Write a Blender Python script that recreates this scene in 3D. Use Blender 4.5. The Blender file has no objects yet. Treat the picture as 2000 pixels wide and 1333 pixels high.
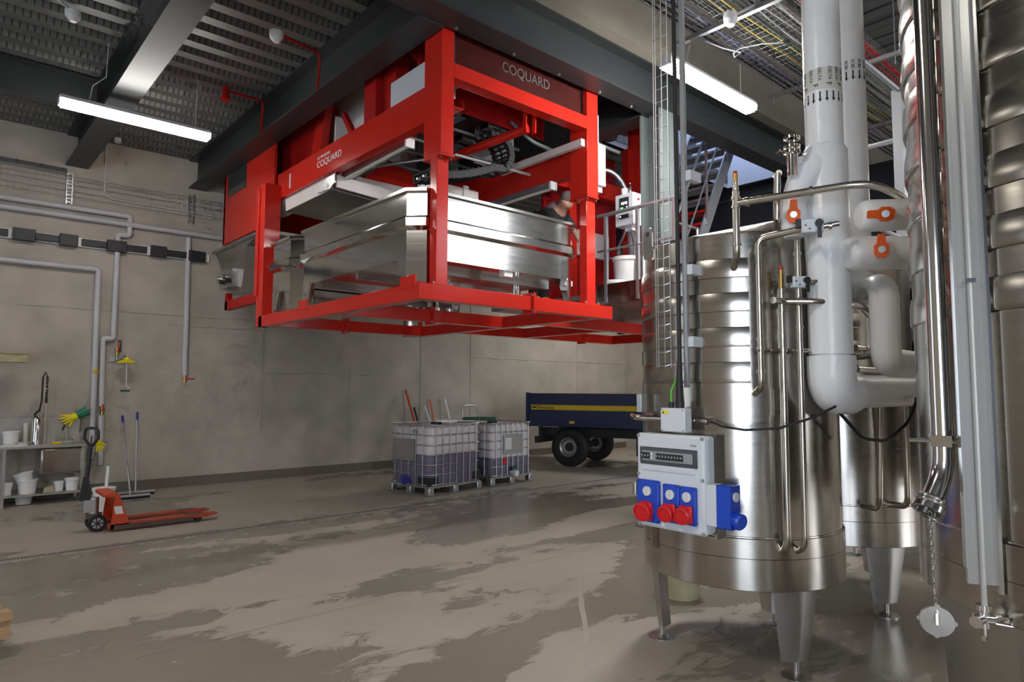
import bpy, math, random
from mathutils import Vector, Matrix
random.seed(4)
C = bpy.context.scene.collection
SC = bpy.context.scene
PI = math.pi
def R(a): return math.radians(a)

# ------------------------------------------------------------------ camera, world, lights, exposure
cam = bpy.data.cameras.new('camera'); cam_o = bpy.data.objects.new('camera', cam); C.objects.link(cam_o)
cam.sensor_width = 36.0; cam.lens = 36.0 * 1295.0 / 2000.0; cam.clip_start = 0.05; cam.clip_end = 200
_p, _y, _r = R(4.12), R(41.44), R(0.17)
fh = Vector((math.sin(_y), math.cos(_y), 0)); up = Vector((0, 0, 1)); rt = Vector((math.cos(_y), -math.sin(_y), 0))
fw = fh * math.cos(_p) + up * math.sin(_p); uv = up * math.cos(_p) - fh * math.sin(_p)
rt, uv = rt * math.cos(_r) + uv * math.sin(_r), uv * math.cos(_r) - rt * math.sin(_r)
m = Matrix((rt, uv, -fw)).transposed().to_4x4(); m.translation = Vector((0, 0, 1.65))
cam_o.matrix_world = m
SC.camera = cam_o
SC.view_settings.view_transform = 'Standard'; SC.view_settings.look = 'None'
SC.view_settings.gamma = 1.0; SC.view_settings.use_curve_mapping = False
SC.view_settings.exposure = 0.45
cy = SC.cycles
cy.max_bounces = 6; cy.diffuse_bounces = 3; cy.glossy_bounces = 4; cy.transmission_bounces = 4; cy.transparent_max_bounces = 4
cy.caustics_refractive = False; cy.sample_clamp_indirect = 6.0; cy.adaptive_threshold = 0.07; cy.adaptive_min_samples = 12

w = bpy.data.worlds.new('daylight'); SC.world = w; w.use_nodes = True
w.node_tree.nodes['Background'].inputs[0].default_value = (0.62, 0.76, 1.0, 1)
w.node_tree.nodes['Background'].inputs[1].default_value = 0.6

def area(name, loc, aim, sx, sy, power, col):
    l = bpy.data.lights.new(name, 'AREA'); l.shape = 'RECTANGLE'; l.size = sx; l.size_y = sy; l.energy = power; l.color = col
    o = bpy.data.objects.new(name, l); C.objects.link(o); o.location = loc
    o.rotation_euler = (Vector(aim) - Vector(loc)).to_track_quat('-Z', 'Y').to_euler()
    return o
# daylight entering by the roller door behind the camera, the two doorways on the left and the high window at the front
area('door_daylight_front', (8.6, -5.9, 2.2), (7.6, 0, 2.4), 3.2, 4.0, 260, (0.93, 0.96, 1.0))
area('door_daylight_left_near', (-4.9, -3.9, 1.95), (0, -2.0, 2.2), 3.0, 3.7, 270, (0.74, 0.85, 1.0))
area('door_daylight_left_far', (-4.9, 8.2, 2.3), (0, 7.2, 2.0), 3.4, 4.2, 25, (1.0, 0.98, 0.94))
area('high_window_daylight', (12.5, -5.9, 6.2), (9.0, 0, 4.6), 2.2, 2.1, 95, (0.97, 0.98, 1.0))
# roof window over the stairwell on the upper floor
area('roof_window_daylight', (10.2, 6.6, 7.8), (9.6, 6.0, 4.0), 2.4, 1.6, 150, (0.55, 0.68, 1.0))
# fill lights added out of view, without fixtures; the second continues the lamp row
for i, (x, y, p) in enumerate([(-0.8, 2.4, 85), (-2.4, 9.2, 30), (6.8, -1.6, 70), (1.2, -2.6, 125), (11.5, 0.6, 35), (12.4, 9.6, 75)]):
    area('ceiling_fill_light', (x, y, 4.9), (x, y, 0), 1.5, 0.16, p, (1.0, 0.95, 0.86))

# ------------------------------------------------------------------ materials
def s2l(c):
    return tuple(((v / 255.0) / 12.92 if v / 255.0 <= 0.04045 else (((v / 255.0) + 0.055) / 1.055) ** 2.4) for v in c)
MATS = {}
def mat(name, col, rough=0.5, metal=0.0, var=0.0, vscale=3.0, bump=0.0, bscale=40.0, emis=0.0, trans=0.0, coat=0.0, stretch=None, rvar=0.0, aniso=0.0):
    mt = bpy.data.materials.new(name); mt.use_nodes = True
    nt = mt.node_tree; b = nt.nodes['Principled BSDF']
    c = tuple(col) + (1,)
    b.inputs['Base Color'].default_value = c; b.inputs['Roughness'].default_value = rough; b.inputs['Metallic'].default_value = metal
    if coat: b.inputs['Coat Weight'].default_value = coat; b.inputs['Coat Roughness'].default_value = 0.12
    if trans: b.inputs['Transmission Weight'].default_value = trans; b.inputs['IOR'].default_value = 1.2
    if emis: b.inputs['Emission Color'].default_value = c; b.inputs['Emission Strength'].default_value = emis
    if aniso: b.inputs['Anisotropic'].default_value = aniso
    if var or bump or rvar:
        tc = nt.nodes.new('ShaderNodeTexCoord'); mp = nt.nodes.new('ShaderNodeMapping')
        nt.links.new(tc.outputs['Object'], mp.inputs[0])
        if stretch: mp.inputs['Scale'].default_value = stretch
        n = nt.nodes.new('ShaderNodeTexNoise'); n.inputs['Scale'].default_value = vscale; n.inputs['Detail'].default_value = 5
        nt.links.new(mp.outputs[0], n.inputs['Vector'])
        if var:
            mx = nt.nodes.new('ShaderNodeMix'); mx.data_type = 'RGBA'
            mx.inputs['A'].default_value = tuple(v * (1 - var) for v in col) + (1,)
            mx.inputs['B'].default_value = tuple(min(1, v * (1 + var)) for v in col) + (1,)
            nt.links.new(n.outputs['Fac'], mx.inputs['Factor']); nt.links.new(mx.outputs['Result'], b.inputs['Base Color'])
        if rvar:
            mr = nt.nodes.new('ShaderNodeMapRange'); mr.inputs['To Min'].default_value = max(0.02, rough - rvar); mr.inputs['To Max'].default_value = rough + rvar
            nt.links.new(n.outputs['Fac'], mr.inputs['Value']); nt.links.new(mr.outputs['Result'], b.inputs['Roughness'])
        if bump:
            n2 = nt.nodes.new('ShaderNodeTexNoise'); n2.inputs['Scale'].default_value = bscale; n2.inputs['Detail'].default_value = 3
            nt.links.new(mp.outputs[0], n2.inputs['Vector'])
            bp = nt.nodes.new('ShaderNodeBump'); bp.inputs['Strength'].default_value = bump; bp.inputs['Distance'].default_value = 0.01
            nt.links.new(n2.outputs['Fac'], bp.inputs['Height']); nt.links.new(bp.outputs[0], b.inputs['Normal'])
    MATS[name] = mt
    return mt
concrete = mat('concrete_wall', (0.43, 0.39, 0.335), 0.85, var=0.30, vscale=2.2, bump=0.5, bscale=9)
conc_dark = mat('concrete_beam', (0.20, 0.18, 0.145), 0.85, var=0.3, vscale=1.5, bump=0.4, bscale=12)
plinth = mat('plinth_paint', (0.14, 0.12, 0.10), 0.6, var=0.15)
seam_m = mat('concrete_seam', (0.42, 0.39, 0.33), 0.9, var=0.3, vscale=8)
steel_dark = mat('charcoal_steel_paint', (0.030, 0.034, 0.036), 0.45, var=0.12, vscale=2)
steel_col = mat('grey_green_column_paint', (0.13, 0.15, 0.15), 0.4, var=0.1)
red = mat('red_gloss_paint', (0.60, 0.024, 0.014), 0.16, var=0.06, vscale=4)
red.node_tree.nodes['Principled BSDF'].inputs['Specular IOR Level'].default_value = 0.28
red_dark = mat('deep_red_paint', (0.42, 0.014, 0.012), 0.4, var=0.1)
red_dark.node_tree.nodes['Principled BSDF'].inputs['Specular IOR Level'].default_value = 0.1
inox = mat('brushed_stainless', (0.45, 0.42, 0.38), 0.20, 1.0, rvar=0.05, vscale=4, stretch=(1, 1, 30), var=0.06)
inox_tub = mat('satin_stainless', (0.62, 0.61, 0.59), 0.11, 1.0, rvar=0.03, vscale=3, stretch=(1, 1, 20), var=0.05)
inox_bright = mat('polished_stainless', (0.74, 0.73, 0.72), 0.12, 1.0)
inox_dull = mat('dull_stainless', (0.50, 0.48, 0.45), 0.38, 1.0, rvar=0.1, vscale=20)
pipe_inox = mat('stainless_pipe', (0.60, 0.56, 0.50), 0.24, 1.0)
galv = mat('galvanised_steel', (0.52, 0.53, 0.54), 0.42, 1.0, var=0.1, vscale=9)
tray_wire = mat('zinc_tray_wire', (0.22, 0.22, 0.22), 0.45, 0.7)
galv_rail = mat('galvanised_rail', (0.45, 0.47, 0.5), 0.45, 0.85, var=0.08)
white_ins = mat('white_pvc_jacket', (0.86, 0.865, 0.87), 0.30, bump=0.55, bscale=11, var=0.05, vscale=5)
white_pl = mat('white_plastic', (0.78, 0.78, 0.78), 0.4)
white_board = mat('white_board', (0.72, 0.68, 0.66), 0.45, var=0.06)
grey_pipe = mat('grey_white_pipe', (0.52, 0.51, 0.53), 0.4, var=0.04)
enclosure = mat('light_grey_enclosure', (0.66, 0.69, 0.74), 0.4)
panel_blue = mat('socket_blue', (0.008, 0.06, 0.50), 0.35)
panel_red = mat('socket_red', (0.62, 0.012, 0.015), 0.35)
black = mat('black_plastic', (0.018, 0.018, 0.02), 0.5)
rubber = mat('black_rubber', (0.012, 0.012, 0.012), 0.7, bump=0.2, bscale=60)
smoked = mat('smoked_window', (0.035, 0.04, 0.042), 0.15)
breaker = mat('breaker_grey', (0.30, 0.32, 0.34), 0.5)
orange = mat('orange_plastic', (0.85, 0.12, 0.01), 0.4)
orange_jack = mat('orange_red_paint', (0.56, 0.06, 0.015), 0.42, var=0.15, vscale=6)
orange_worn = mat('worn_orange_paint', (0.40, 0.065, 0.03), 0.6, var=0.55, vscale=9)
dark_worn = mat('worn_dark_steel', (0.10, 0.06, 0.045), 0.6, var=0.5, vscale=10)
navy = mat('navy_trailer_paint', (0.008, 0.016, 0.06), 0.4, var=0.1)
yellow = mat('yellow_paint', (0.62, 0.42, 0.01), 0.45)
yellow_pl = mat('yellow_plastic', (0.85, 0.70, 0.01), 0.4)
green_pl = mat('green_plastic', (0.01, 0.20, 0.11), 0.5)
green_dk = mat('dark_green_plastic', (0.015, 0.09, 0.06), 0.5)
wood = mat('pallet_wood', (0.36, 0.23, 0.13), 0.8, var=0.35, vscale=5, stretch=(1, 12, 12))
wood_old = mat('weathered_cream_wood', (0.40, 0.36, 0.22), 0.7, var=0.3, vscale=4)
brass = mat('brass', (0.55, 0.36, 0.12), 0.3, 1.0)
cable = mat('black_cable', (0.015, 0.015, 0.016), 0.55)
cable_white = mat('white_cable', (0.6, 0.6, 0.58), 0.5)
lamp_on = mat('lit_diffuser', (1.0, 0.97, 0.92), 0.4, emis=40.0)
lamp_on_cool = mat('lit_diffuser_cool', (1.0, 0.98, 0.95), 0.4, emis=105.0)
lamp_off = mat('clear_diffuser', (0.60, 0.60, 0.52), 0.25)
poly = mat('milky_polyethylene', (0.62, 0.58, 0.60), 0.5)
wine = mat('mauve_must', (0.17, 0.15, 0.22), 0.45)
label_w = mat('white_label', (0.7, 0.7, 0.7), 0.5)
ink = mat('black_ink', (0.01, 0.01, 0.01), 0.6)
lettering_dim = mat('dim_grey_lettering', (0.12, 0.11, 0.11), 0.5)
lettering = mat('pale_grey_lettering', (0.80, 0.74, 0.72), 0.5)
skin = mat('skin', (0.50, 0.27, 0.19), 0.5)
cloth_dark = mat('dark_cloth', (0.02, 0.022, 0.02), 0.9, bump=0.2, bscale=20)
cloth_grey = mat('mauve_grey_cloth', (0.30, 0.22, 0.24), 0.9, bump=0.2, bscale=20)
hair = mat('grey_brown_hair', (0.10, 0.08, 0.075), 0.8)
mirror_glass = mat('tinted_glass', (0.42, 0.10, 0.09), 0.03, trans=0.85)
green_led = mat('green_screen_light', (0.2, 1.0, 0.2), 0.4, emis=1.6)
white_led = mat('white_screen_light', (0.9, 0.95, 1.0), 0.4, emis=1.2)
blue_handle = mat('blue_plastic', (0.03, 0.04, 0.30), 0.45)
alu = mat('aluminium_tube', (0.62, 0.65, 0.72), 0.35, 0.9)
blue_wall = mat('upper_floor_wall', (0.5, 0.52, 0.56), 0.8)
dark_wall = mat('dark_shade_tone', (0.03, 0.033, 0.045), 0.7)  # dark colour serving as shade on unseen and backing surfaces

def deck_mat():
    mt = mat('galvanised_deck', (0.155, 0.158, 0.15), 0.5, 0.3, var=0.12, vscale=1.5)
    nt = mt.node_tree; b = nt.nodes['Principled BSDF']
    tc = nt.nodes.new('ShaderNodeTexCoord'); wv = nt.nodes.new('ShaderNodeTexWave')
    wv.wave_type = 'BANDS'; wv.bands_direction = 'X'; wv.inputs['Scale'].default_value = 4.6
    nt.links.new(tc.outputs['Object'], wv.inputs['Vector'])
    rp = nt.nodes.new('ShaderNodeValToRGB'); rp.color_ramp.elements[0].position = 0.84; rp.color_ramp.elements[1].position = 0.9
    nt.links.new(wv.outputs['Fac'], rp.inputs[0])
    geo = nt.nodes.new('ShaderNodeNewGeometry'); sp = nt.nodes.new('ShaderNodeSeparateXYZ'); nt.links.new(geo.outputs['Normal'], sp.inputs[0])
    ab = nt.nodes.new('ShaderNodeMath'); ab.operation = 'ABSOLUTE'; nt.links.new(sp.outputs['Z'], ab.inputs[0])
    lt = nt.nodes.new('ShaderNodeMath'); lt.operation = 'LESS_THAN'; lt.inputs[1].default_value = 0.8; nt.links.new(ab.outputs[0], lt.inputs[0])
    ml = nt.nodes.new('ShaderNodeMath'); ml.operation = 'MULTIPLY'; nt.links.new(rp.outputs[0], ml.inputs[0]); nt.links.new(lt.outputs[0], ml.inputs[1])
    bp = nt.nodes.new('ShaderNodeBump'); bp.inputs['Strength'].default_value = 1.0; bp.inputs['Distance'].default_value = 0.03; bp.invert = True
    nt.links.new(ml.outputs[0], bp.inputs['Height']); nt.links.new(bp.outputs[0], b.inputs['Normal'])
    # recess shade of the embossed slots, painted in as a darker colour
    base = b.inputs['Base Color'].links[0].from_socket
    mx = nt.nodes.new('ShaderNodeMix'); mx.data_type = 'RGBA'; mx.inputs['B'].default_value = (0.06, 0.06, 0.06, 1)
    nt.links.new(base, mx.inputs['A']); nt.links.new(ml.outputs[0], mx.inputs['Factor']); nt.links.new(mx.outputs['Result'], b.inputs['Base Color'])
    return mt
deck = deck_mat()

def floor_mat():
    mt = bpy.data.materials.new('wet_concrete_floor'); mt.use_nodes = True
    nt = mt.node_tree; b = nt.nodes['Principled BSDF']; N = nt.nodes.new; L = nt.links.new
    tc = N('ShaderNodeTexCoord')
    mp = N('ShaderNodeMapping'); mp.inputs['Rotation'].default_value = (0, 0, R(40)); mp.inputs['Scale'].default_value = (0.55, 1.15, 1); L(tc.outputs['Object'], mp.inputs[0])
    n1 = N('ShaderNodeTexNoise'); n1.inputs['Scale'].default_value = 0.55; n1.inputs['Detail'].default_value = 2.5; n1.inputs['Roughness'].default_value = 0.55; n1.inputs['Distortion'].default_value = 0.6; L(mp.outputs[0], n1.inputs['Vector'])
    n2 = N('ShaderNodeTexNoise'); n2.inputs['Scale'].default_value = 4.5; n2.inputs['Detail'].default_value = 6; n2.inputs['Roughness'].default_value = 0.7; n2.inputs['Distortion'].default_value = 0.8; L(mp.outputs[0], n2.inputs['Vector'])
    # where the water lies: a drying zone in the middle of the hall, dry by the back wall
    sx = N('ShaderNodeSeparateXYZ'); L(tc.outputs['Object'], sx.inputs[0])
    g = N('ShaderNodeMapRange'); g.interpolation_type = 'SMOOTHSTEP'
    g.inputs['From Min'].default_value = 7.7; g.inputs['From Max'].default_value = 8.6; g.inputs['To Min'].default_value = 0.0; g.inputs['To Max'].default_value = 0.12; L(sx.outputs['Y'], g.inputs['Value'])
    add = N('ShaderNodeMath'); add.operation = 'MULTIPLY_ADD'; add.inputs[1].default_value = 0.34; L(n2.outputs['Fac'], add.inputs[0]); L(n1.outputs['Fac'], add.inputs[2])
    add2 = N('ShaderNodeMath'); add2.operation = 'ADD'; L(add.outputs[0], add2.inputs[0]); L(g.outputs['Result'], add2.inputs[1])
    rp = N('ShaderNodeValToRGB'); rp.color_ramp.elements[0].position = 0.675; rp.color_ramp.elements[1].position = 0.70; L(add2.outputs[0], rp.inputs[0])
    n3 = N('ShaderNodeTexNoise'); n3.inputs['Scale'].default_value = 1.2; n3.inputs['Detail'].default_value = 6; L(tc.outputs['Object'], n3.inputs['Vector'])
    dry = N('ShaderNodeMix'); dry.data_type = 'RGBA'; dry.inputs['A'].default_value = (0.30, 0.265, 0.225, 1); dry.inputs['B'].default_value = (0.40, 0.36, 0.31, 1); L(n3.outputs['Fac'], dry.inputs['Factor'])
    wet = N('ShaderNodeMix'); wet.data_type = 'RGBA'; wet.inputs['A'].default_value = (0.20, 0.175, 0.145, 1); wet.inputs['B'].default_value = (0.26, 0.23, 0.19, 1); L(n3.outputs['Fac'], wet.inputs['Factor'])
    mx = N('ShaderNodeMix'); mx.data_type = 'RGBA'; L(rp.outputs[0], mx.inputs['Factor']); L(wet.outputs['Result'], mx.inputs['A']); L(dry.outputs['Result'], mx.inputs['B'])
    L(mx.outputs['Result'], b.inputs['Base Color'])
    mr = N('ShaderNodeMapRange'); mr.inputs['To Min'].default_value = 0.22; mr.inputs['To Max'].default_value = 0.6; L(rp.outputs[0], mr.inputs['Value']); L(mr.outputs['Result'], b.inputs['Roughness'])
    bp = N('ShaderNodeBump'); bp.inputs['Strength'].default_value = 0.08; bp.inputs['Distance'].default_value = 0.01; L(n2.outputs['Fac'], bp.inputs['Height']); L(bp.outputs[0], b.inputs['Normal'])
    return mt
floor_m = floor_mat()

# ------------------------------------------------------------------ mesh helpers
class MB:
    def __init__(s): s.v = []; s.f = []; s.sm = []
    def add(s, vs, fs, smooth=False):
        o = len(s.v); s.v += [Vector(p) for p in vs]; s.f += [tuple(i + o for i in f) for f in fs]; s.sm += [smooth] * len(fs); return s
    def box(s, x0, x1, y0, y1, z0, z1):
        v = [(x0, y0, z0), (x1, y0, z0), (x1, y1, z0), (x0, y1, z0), (x0, y0, z1), (x1, y0, z1), (x1, y1, z1), (x0, y1, z1)]
        return s.add(v, [(0, 3, 2, 1), (4, 5, 6, 7), (0, 1, 5, 4), (1, 2, 6, 5), (2, 3, 7, 6), (3, 0, 4, 7)])
    def cyl(s, p0, p1, r, n=16, r2=None, cap=True):
        p0 = Vector(p0); p1 = Vector(p1); r2 = r if r2 is None else r2
        d = (p1 - p0).normalized(); a = d.orthogonal().normalized(); b = d.cross(a)
        v = []; f = []
        for k in range(n):
            t = 2 * PI * k / n; q = a * math.cos(t) + b * math.sin(t); v += [p0 + q * r, p1 + q * r2]
        for k in range(n):
            j = (k + 1) % n; f.append((2 * k, 2 * j, 2 * j + 1, 2 * k + 1))
        s.add(v, f, True)
        if cap:
            s.add(v[0::2], [tuple(reversed(range(n)))]); s.add(v[1::2], [tuple(range(n))])
        return s
    def tube(s, pts, r, n=10, cap=True, fillet=0.0, closed=False):
        P = [Vector(p) for p in pts]
        if fillet:
            Q = [P[0]]
            for i in range(1, len(P) - 1):
                a = P[i - 1] - P[i]; b = P[i + 1] - P[i]; fl = min(fillet, a.length * 0.49, b.length * 0.49)
                A = P[i] + a.normalized() * fl; B = P[i] + b.normalized() * fl
                for k in range(6):
                    t = k / 5.0; Q.append(A * (1 - t) ** 2 + P[i] * 2 * t * (1 - t) + B * t * t)
            Q.append(P[-1]); P = Q
        m_ = len(P); v = []; f = []; a = None
        for i in range(m_):
            d = (P[(i + 1) % m_] - P[i - 1]) if closed else (P[min(i + 1, m_ - 1)] - P[max(i - 1, 0)])
            d.normalize()
            a = d.orthogonal().normalized() if a is None else (a - d * a.dot(d)).normalized()
            b = d.cross(a)
            rr = r[i] if isinstance(r, (list, tuple)) else r
            for k in range(n):
                t = 2 * PI * k / n; v.append(P[i] + (a * math.cos(t) + b * math.sin(t)) * rr)
        for i in range(m_ if closed else m_ - 1):
            for k in range(n):
                j = (k + 1) % n; i2 = (i + 1) % m_; f.append((i * n + k, i * n + j, i2 * n + j, i2 * n + k))
        s.add(v, f, True)
        if cap and not closed:
            s.add(v[:n], [tuple(reversed(range(n)))]); s.add(v[-n:], [tuple(range(n))])
        return s
    def lathe(s, prof, c=(0, 0, 0), n=32, a0=0.0, a1=360.0, axis=None):
        full = abs(a1 - a0) >= 359.9; c = Vector(c); M = Vector((0, 0, 1)).rotation_difference(Vector(axis)).to_matrix() if axis else None
        v = []; f = []; k_ = n if full else n + 1
        for k in range(k_):
            t = R(a0 + (a1 - a0) * k / n)
            for (r, z) in prof:
                p = Vector((r * math.cos(t), r * math.sin(t), z)); v.append(c + (M @ p if M else p))
        q = len(prof)
        for k in range(n):
            j = (k + 1) % k_
            for i in range(q - 1): f.append((k * q + i, j * q + i, j * q + i + 1, k * q + i + 1))
        return s.add(v, f, True)
    def prism(s, poly, lo, hi, plane='xy', smooth=False):
        def P(a, b, t): return {'xy': (a, b, t), 'xz': (a, t, b), 'yz': (t, a, b)}[plane]
        n = len(poly); v = [P(a, b, lo) for a, b in poly] + [P(a, b, hi) for a, b in poly]
        f = [tuple(reversed(range(n))), tuple(range(n, 2 * n))]
        s.add(v, f)
        s.add(v, [(i, (i + 1) % n, (i + 1) % n + n, i + n) for i in range(n)], smooth)
        return s
    def loft(s, rings, cap=True, smooth=False):
        n = len(rings[0]); v = [p for r_ in rings for p in r_]; f = []
        for i in range(len(rings) - 1):
            for k in range(n):
                j = (k + 1) % n; f.append((i * n + k, i * n + j, (i + 1) * n + j, (i + 1) * n + k))
        s.add(v, f, smooth)
        if cap: s.add(rings[0], [tuple(reversed(range(n)))]); s.add(rings[-1], [tuple(range(n))])
        return s
    def xf(s, M):
        s.v = [M @ p for p in s.v]; return s
def bx(*a): return MB().box(*a)
def obj(name, mb, mt, parent=None, local=False, bevel=0.0, label=None, kind=None, sharp=35):
    me = bpy.data.meshes.new(name)
    vs = mb.v
    if parent is not None and not local:
        inv = (Matrix.Translation(parent.location) @ parent.rotation_euler.to_matrix().to_4x4()).inverted() if parent.parent is None else \
              ((Matrix.Translation(parent.parent.location) @ parent.parent.rotation_euler.to_matrix().to_4x4()) @ Matrix.Translation(parent.location)).inverted()
        vs = [inv @ p for p in vs]
    me.from_pydata([tuple(p) for p in vs], [], mb.f)
    import bmesh as _b
    bm = _b.new(); bm.from_mesh(me); _b.ops.recalc_face_normals(bm, faces=bm.faces); bm.to_mesh(me); bm.free()
    me.polygons.foreach_set('use_smooth', [bool(x) for x in mb.sm]); me.set_sharp_from_angle(angle=R(sharp))
    me.materials.append(mt)
    o = bpy.data.objects.new(name, me); C.objects.link(o)
    if parent is not None: o.parent = parent
    if bevel:
        bv = o.modifiers.new('bevel', 'BEVEL'); bv.width = bevel; bv.segments = 2; bv.limit_method = 'ANGLE'; bv.angle_limit = R(50)
    if label: o['label'] = label
    if kind: o['kind'] = kind
    return o
def tag(o, label, cat, group=None):
    o['label'] = label; o['category'] = cat
    if group: o['group'] = group
    return o
def thing(name, label, cat, loc=(0, 0, 0), rotz=0.0, group=None):
    o = bpy.data.objects.new(name, None); o.empty_display_size = 0.1; C.objects.link(o)
    o.location = loc; o.rotation_euler = (0, 0, rotz)
    return tag(o, label, cat, group)
def struct(name, mb, mt, label=None, parent=None, **k):
    o = obj(name, mb, mt, parent, **k)
    if parent is None: o['kind'] = 'structure'
    if label: o['label'] = label
    return o
def dup(o, parent=None):
    c = o.copy(); C.objects.link(c)
    if parent is not None: c.parent = parent
    for ch in list(o.children): dup(ch, c)
    return c
def text(name, s, size, mt, M, parent, ext=0.001, align='LEFT', sx=1.0):
    cu = bpy.data.curves.new(name, 'FONT'); cu.body = s; cu.size = size; cu.extrude = ext; cu.align_x = align; cu.align_y = 'CENTER'
    cu.materials.append(mt)
    tmp = bpy.data.objects.new(name, cu); C.objects.link(tmp)
    me = bpy.data.meshes.new_from_object(tmp.evaluated_get(bpy.context.evaluated_depsgraph_get())); bpy.data.objects.remove(tmp); bpy.data.curves.remove(cu)
    me.name = name
    if not me.materials: me.materials.append(mt)
    o = bpy.data.objects.new(name, me); C.objects.link(o)
    M = M @ Matrix.Diagonal((sx, 1, 1, 1))
    if parent is not None:
        o.parent = parent
        M = (Matrix.Translation(parent.location) @ parent.rotation_euler.to_matrix().to_4x4()).inverted() @ M
    me.transform(M)
    return o
def frame(o_, x, y):  # matrix with origin, x axis and y axis
    x = Vector(x).normalized(); y = Vector(y).normalized(); z = x.cross(y); y = z.cross(x)
    M = Matrix((x, y, z)).transposed().to_4x4(); M.translation = Vector(o_); return M
def polar(c, r, a): return (c[0] + r * math.cos(R(a)), c[1] + r * math.sin(R(a)))
# ------------------------------------------------------------------ the room
YW, XR = 12.1, 15.0
floor = struct('floor', bx(-5, XR, -6, YW, -0.2, 0), floor_m, 'grey concrete floor with drying wet patches')
wb = struct('wall_back', bx(-5.2, XR + 0.2, YW, YW + 0.25, 0, 8), concrete, 'bare concrete back wall behind sink and trailer')
wr = struct('wall_right', bx(XR, XR + 0.25, -6, YW, 0, 8), concrete, 'pale concrete wall behind the trailer')
wl = MB().box(-5.2, -5, -6, -5.45, 0, 8).box(-5.2, -5, -2.35, 6.4, 0, 8).box(-5.2, -5, 10.0, YW, 0, 8).box(-5.2, -5, 6.4, 10.0, 4.5, 8).box(-5.2, -5, -5.45, -2.35, 3.9, 8)
struct('wall_left', wl, concrete, 'concrete side wall with an open doorway')
wf = MB().box(-5.2, 6.9, -6.2, -6, 0, 8).box(10.3, XR + 0.2, -6.2, -6, 0, 5.1).box(6.9, 10.3, -6.2, -6, 4.4, 8).box(10.3, 10.7, -6.2, -6, 5.1, 8).box(13.7, XR + 0.2, -6.2, -6, 5.1, 8).box(10.7, 13.7, -6.2, -6, 7.3, 8)
struct('wall_front', wf, dark_wall, 'unseen wall darkened for reflections, with an open roller door')  # unseen wall coloured dark so the steel tanks reflect less light
struct('baseboard_back', bx(-5, XR, YW - 0.02, YW, 0, 0.16), plinth, 'dark painted strip along the foot of the wall')
for (x0, x1, z0, z1) in [(4.595, 4.605, 0.9, 3.3), (9.395, 9.405, 0.2, 3.6), (8.03, 8.04, 1.3, 3.0), (6.35, 6.355, 0.16, 2.1), (13.0, 13.01, 0.2, 3.6)]:
    struct('seam', bx(x0, x1, YW - 0.012, YW, z0, z1), seam_m, parent=wb)
def ridge(x0, x1, z, amp):
    mb = MB(); n = 18; pts = [(x0 + (x1 - x0) * i / n, YW - 0.002, z + random.uniform(-amp, amp)) for i in range(n + 1)]
    return mb.tube(pts, [random.uniform(0.004, 0.016) for _ in pts], n=5)
for a in [(4.6, 7.4, 1.93, 0.012), (3.0, 4.6, 2.70, 0.008), (9.4, 13.3, 2.36, 0.012), (13.0, 14.9, 2.36, 0.008), (-1, 4.6, 2.87, 0.002)]:
    struct('seam', ridge(*a), seam_m, parent=wb)

def deck_sheet(x0, x1, y0, y1, z, along='x', p=0.32, h=0.075):
    mb = MB(); a0, a1 = (y0, y1) if along == 'x' else (x0, x1); prof = []; a = a0
    while a < a1 - 1e-4:
        for da, dz in ((0.0, 0.0), (0.44 * p, 0.0), (0.44 * p + 0.012, 0.012), (0.60 * p, h), (0.86 * p, h), (0.99 * p, 0.0)):
            if a + da <= a1: prof.append((a + da, z + dz))
        a += p
    prof.append((a1, z))
    lo, hi = (x0, x1) if along == 'x' else (y0, y1)
    v = []
    for (q, zz) in prof: v += ([(lo, q, zz), (hi, q, zz)] if along == 'x' else [(q, lo, zz), (q, hi, zz)])
    f = [(2 * i, 2 * i + 2, 2 * i + 3, 2 * i + 1) for i in range(len(prof) - 1)]
    mb.add(v, f)
    mb.box(x0, x1, y0, y1, z + h + 0.02, z + h + 0.22)
    return mb
ZC = 5.58
cl = struct('ceiling', deck_sheet(-5, 3.50, 4.98, YW, ZC), deck, 'corrugated galvanised steel deck ceiling')
for i, (x0, x1, y0, y1) in enumerate([(3.50, 6.15, 11.45, YW), (6.15, 8.0, 4.98, YW), (8.0, 11.6, 6.75, YW), (11.6, XR, 4.98, YW)]):
    struct('deck_sheet', deck_sheet(x0, x1, y0, y1, ZC), deck, parent=cl)
struct('ceiling_near_bay', deck_sheet(-5, XR, -6, 4.6, 7.6, 'y'), deck, 'corrugated steel deck above the tanks')
struct('roof', bx(-5.2, XR + 0.2, 4.5, YW + 0.2, 8.0, 8.2), dark_wall, 'dark roof over the upper floor')
def ibeam(c, d0, d1, z0, z1, along, w_=0.30, tf=0.022, tw=0.014):
    a = w_ / 2; b = tw / 2
    P = [(-a, z0), (a, z0), (a, z0 + tf), (b, z0 + tf), (b, z1 - tf), (a, z1 - tf), (a, z1), (-a, z1), (-a, z1 - tf), (-b, z1 - tf), (-b, z0 + tf), (-a, z0 + tf)]
    return MB().prism([(c + q, z) for q, z in P], d0, d1, 'xz' if along == 'y' else 'yz')
for x, lb in [(1.61, 'charcoal steel ceiling beam nearest the sink'), (3.38, 'charcoal steel ceiling beam beside the red press'), (-1.95, 'charcoal steel ceiling beam over the left side'),
              (6.72, 'charcoal steel ceiling beam behind the column'), (11.75, 'charcoal steel ceiling beam beyond the stair')]:
    b = struct('ceiling_beam', ibeam(x, 4.99, YW, 5.08, ZC, 'y'), steel_dark, lb)
b = struct('ceiling_beam', ibeam(9.75, -5.0, 1.47, 5.16, ZC, 'x', 0.2), steel_dark, 'short charcoal cross beam running into the left beam')
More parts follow.
